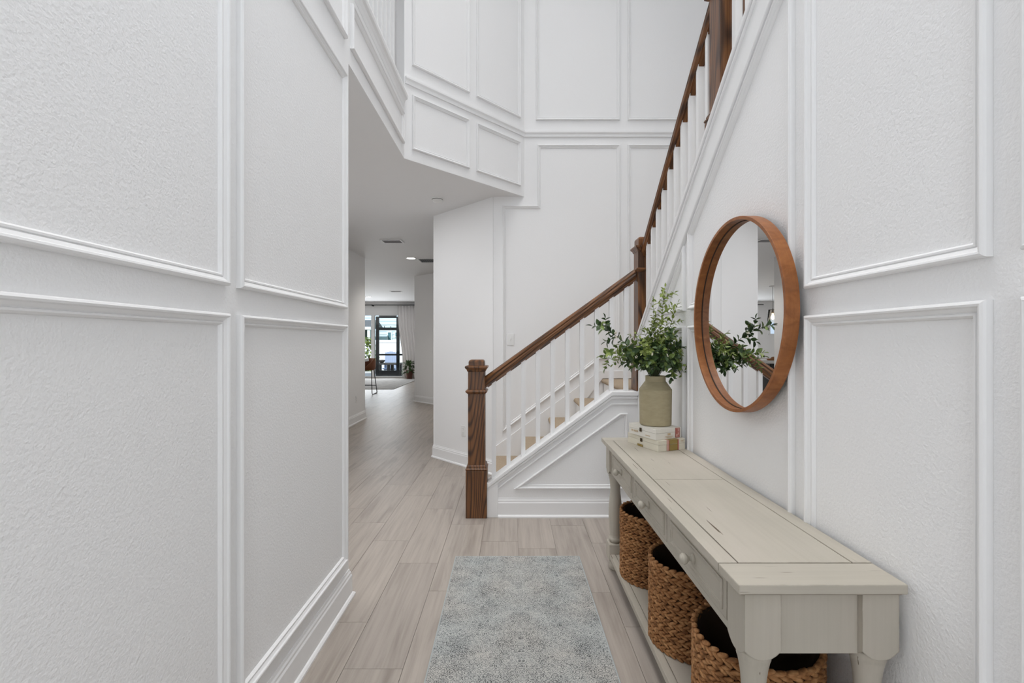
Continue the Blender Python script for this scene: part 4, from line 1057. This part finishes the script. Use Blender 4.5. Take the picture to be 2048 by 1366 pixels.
# patio table with plant
tb = empty('patio_table', (-5.2, 20.3, -.06), 'low dark patio table beyond the screen', 'table')
O('table_top', B(-5.95, -4.7, 19.9, 20.7, .32, .38), 'patio_dark', tb)
for x in (-5.85, -5.3, -4.8):
    for y in (19.98, 20.6): O('leg', B(x - .06, x + .06, y - .05, y + .05, -.06, .32), 'patio_dark', tb)
bw = O('planter_bowl', lathe(BM(), [(.05, 0), (.14, .08), (.15, .14), (.001, .15)], (-5.66, 20.2, .38), 16, close=False), 'patio_dark', smooth=True); tag(bw, 'small dark bowl on the patio table', 'bowl')
# adirondack chair
ad = empty('adirondack_chair', (-5.95, 22.6, -.42), 'blue adirondack chair in front of the white fence', 'chair')
ax0 = -6.22
for i in range(6):
    x = ax0 + .10 * i
    bm = prism(BM(), [(x, 22.75, -.05), (x + .09, 22.75, -.05), (x + .09 - .10, 23.15, .82 - .02 * abs(i - 2.5)), (x - .10, 23.15, .82 - .02 * abs(i - 2.5))], (0, .02, .01)); O('back_slat', bm, 'adirondack_blue', ad)
for i in range(5):
    y = 22.25 + .11 * i; O('seat_slat', B(ax0, ax0 + .6, y, y + .095, .02 - i * .025, .045 - i * .025), 'adirondack_blue', ad)
for x in (ax0 - .10, ax0 + .62): O('arm_rest', B(x, x + .13, 22.15, 23.0, .22, .25), 'adirondack_blue', ad); O('leg', B(x + .04, x + .08, 22.2, 22.3, -.42, .22), 'adirondack_blue', ad); O('leg', B(x + .04, x + .08, 22.85, 22.95, -.42, .22), 'adirondack_blue', ad)
# vinyl fence: individual boards
fe = empty('vinyl_fence', (-6, 26, -.45), 'white vinyl privacy fence behind the blue chair', 'fence')
for i in range(34): O('board', B(-10.5 + i * .25, -10.5 + i * .25 + .243, 26.0, 26.03, -.45, 1.30), 'fence_vinyl', fe)
O('top_rail', B(-10.6, -1.9, 25.97, 26.06, 1.26, 1.40), 'fence_vinyl', fe)
# neighbour house: lap siding boards
nh = empty('neighbour_house', (-7, 33, -.45), 'pale blue house with lap siding behind the fence', 'house')
O('wall', B(-15, 3, 33.06, 33.2, -.45, 6.0), 'siding', nh)
for i in range(22):
    z = .6 + i * .24
    bm = prism(BM(), [(-15, 33.06, z), (-15, 33.02, z), (-15, 33.05, z + .25), (-15, 33.06, z + .25)], (18, 0, 0)); O('siding_board', bm, 'siding', nh)
for px0, px1, py0, py1 in ((776, 782, 665, 682), (791, 797, 665, 673), (801, 806, 666, 682)):
    x0, x1 = (px0 - 1024) / 930 * 33, (px1 - 1024) / 930 * 33; z0, z1 = H + (683 - py1) / 930 * 33, H + (683 - py0) / 930 * 33
    wq = O('window', B(x0 - .06, x1 + .06, 32.97, 33.06, z0 - .06, z1 + .06), 'fence_vinyl', nh); O('pane', B(x0, x1, 32.955, 32.972, z0, z1), 'neighbour_glass', wq)
nr = empty('neighbour_pavilion', (-10.6, 30.5, -.45), 'dark roofed patio cover of the neighbouring house at left', 'pavilion')
O('roof', prism(BM(), [(-12.5, 29.5, 2.2), (-12.5, 32.5, 2.2), (-12.5, 31, 2.75)], (3.55, 0, 0)), 'neighbour_roof', nr)
O('fascia', B(-12.5, -8.95, 29.45, 29.5, 2.08, 2.25), 'fence_vinyl', nr)
O('dark_screen', B(-12.4, -9.05, 30.4, 30.45, -.45, 2.1), 'neighbour_roof', nr)
for x in (-12.3, -10.6, -9.1): O('post', B(x - .08, x + .08, 29.5, 29.66, -.45, 2.1), 'fence_vinyl', nr)
# bush
bu = empty('garden_bush', (-7.28, 23.2, -.45), 'bright green leafy bush outside the left slider pane', 'bush')
BL = leaf_mesh('leaf', .20, .11, 'leaf_light'); rb = random.Random(3)
nb = BM()
for i in range(700):
    t = rb.uniform(0, 6.28); z = rb.uniform(0, 1); rr = (.15 + .62 * math.sin(math.pi * min(1, z * .85 + .12))) * rb.uniform(.55, 1)
    c = Vector((-7.28 + rr * .62 * math.cos(t), 23.2 + rr * math.sin(t), -.42 + z * 1.9)); M_ = Matrix.Translation(c) @ orient(Vector((math.cos(t), math.sin(t), rb.uniform(-.5, .6))), Vector((rb.uniform(-.4, .4), 0, 1)))
    idx = [nb.verts.new(M_ @ v.co) for v in BL.vertices]
    for p in BL.polygons: nb.faces.new([idx[j] for j in p.vertices])
fo = O('foliage', nb, 'leaf_light', bu, recalc=False); fo['kind'] = 'stuff'
O('stem', tube(BM(), [(-7.28, 23.2, -.45), (-7.28, 23.2, .6)], .03, 6), 'stem_green', bu)
# string lights
sl_ = empty('string_lights', (-4.3, 18.24, 1.9), 'black string lights hanging over the patio', 'string lights')
pts = [Vector((-5.26 + 2.02 * t / 16, 18.245, 1.93 + .5 * (t / 16 - .25) ** 2)) for t in range(17)]
O('cable', tube(BM(), pts, .006, 5), 'metal_black', sl_)
for p in pts[::2]: O('bulb', lathe(BM(), [(.012, 0), (.012, -.05), (.03, -.08), (.025, -.12), (.002, -.14)], tuple(p), 8), 'metal_black', sl_)
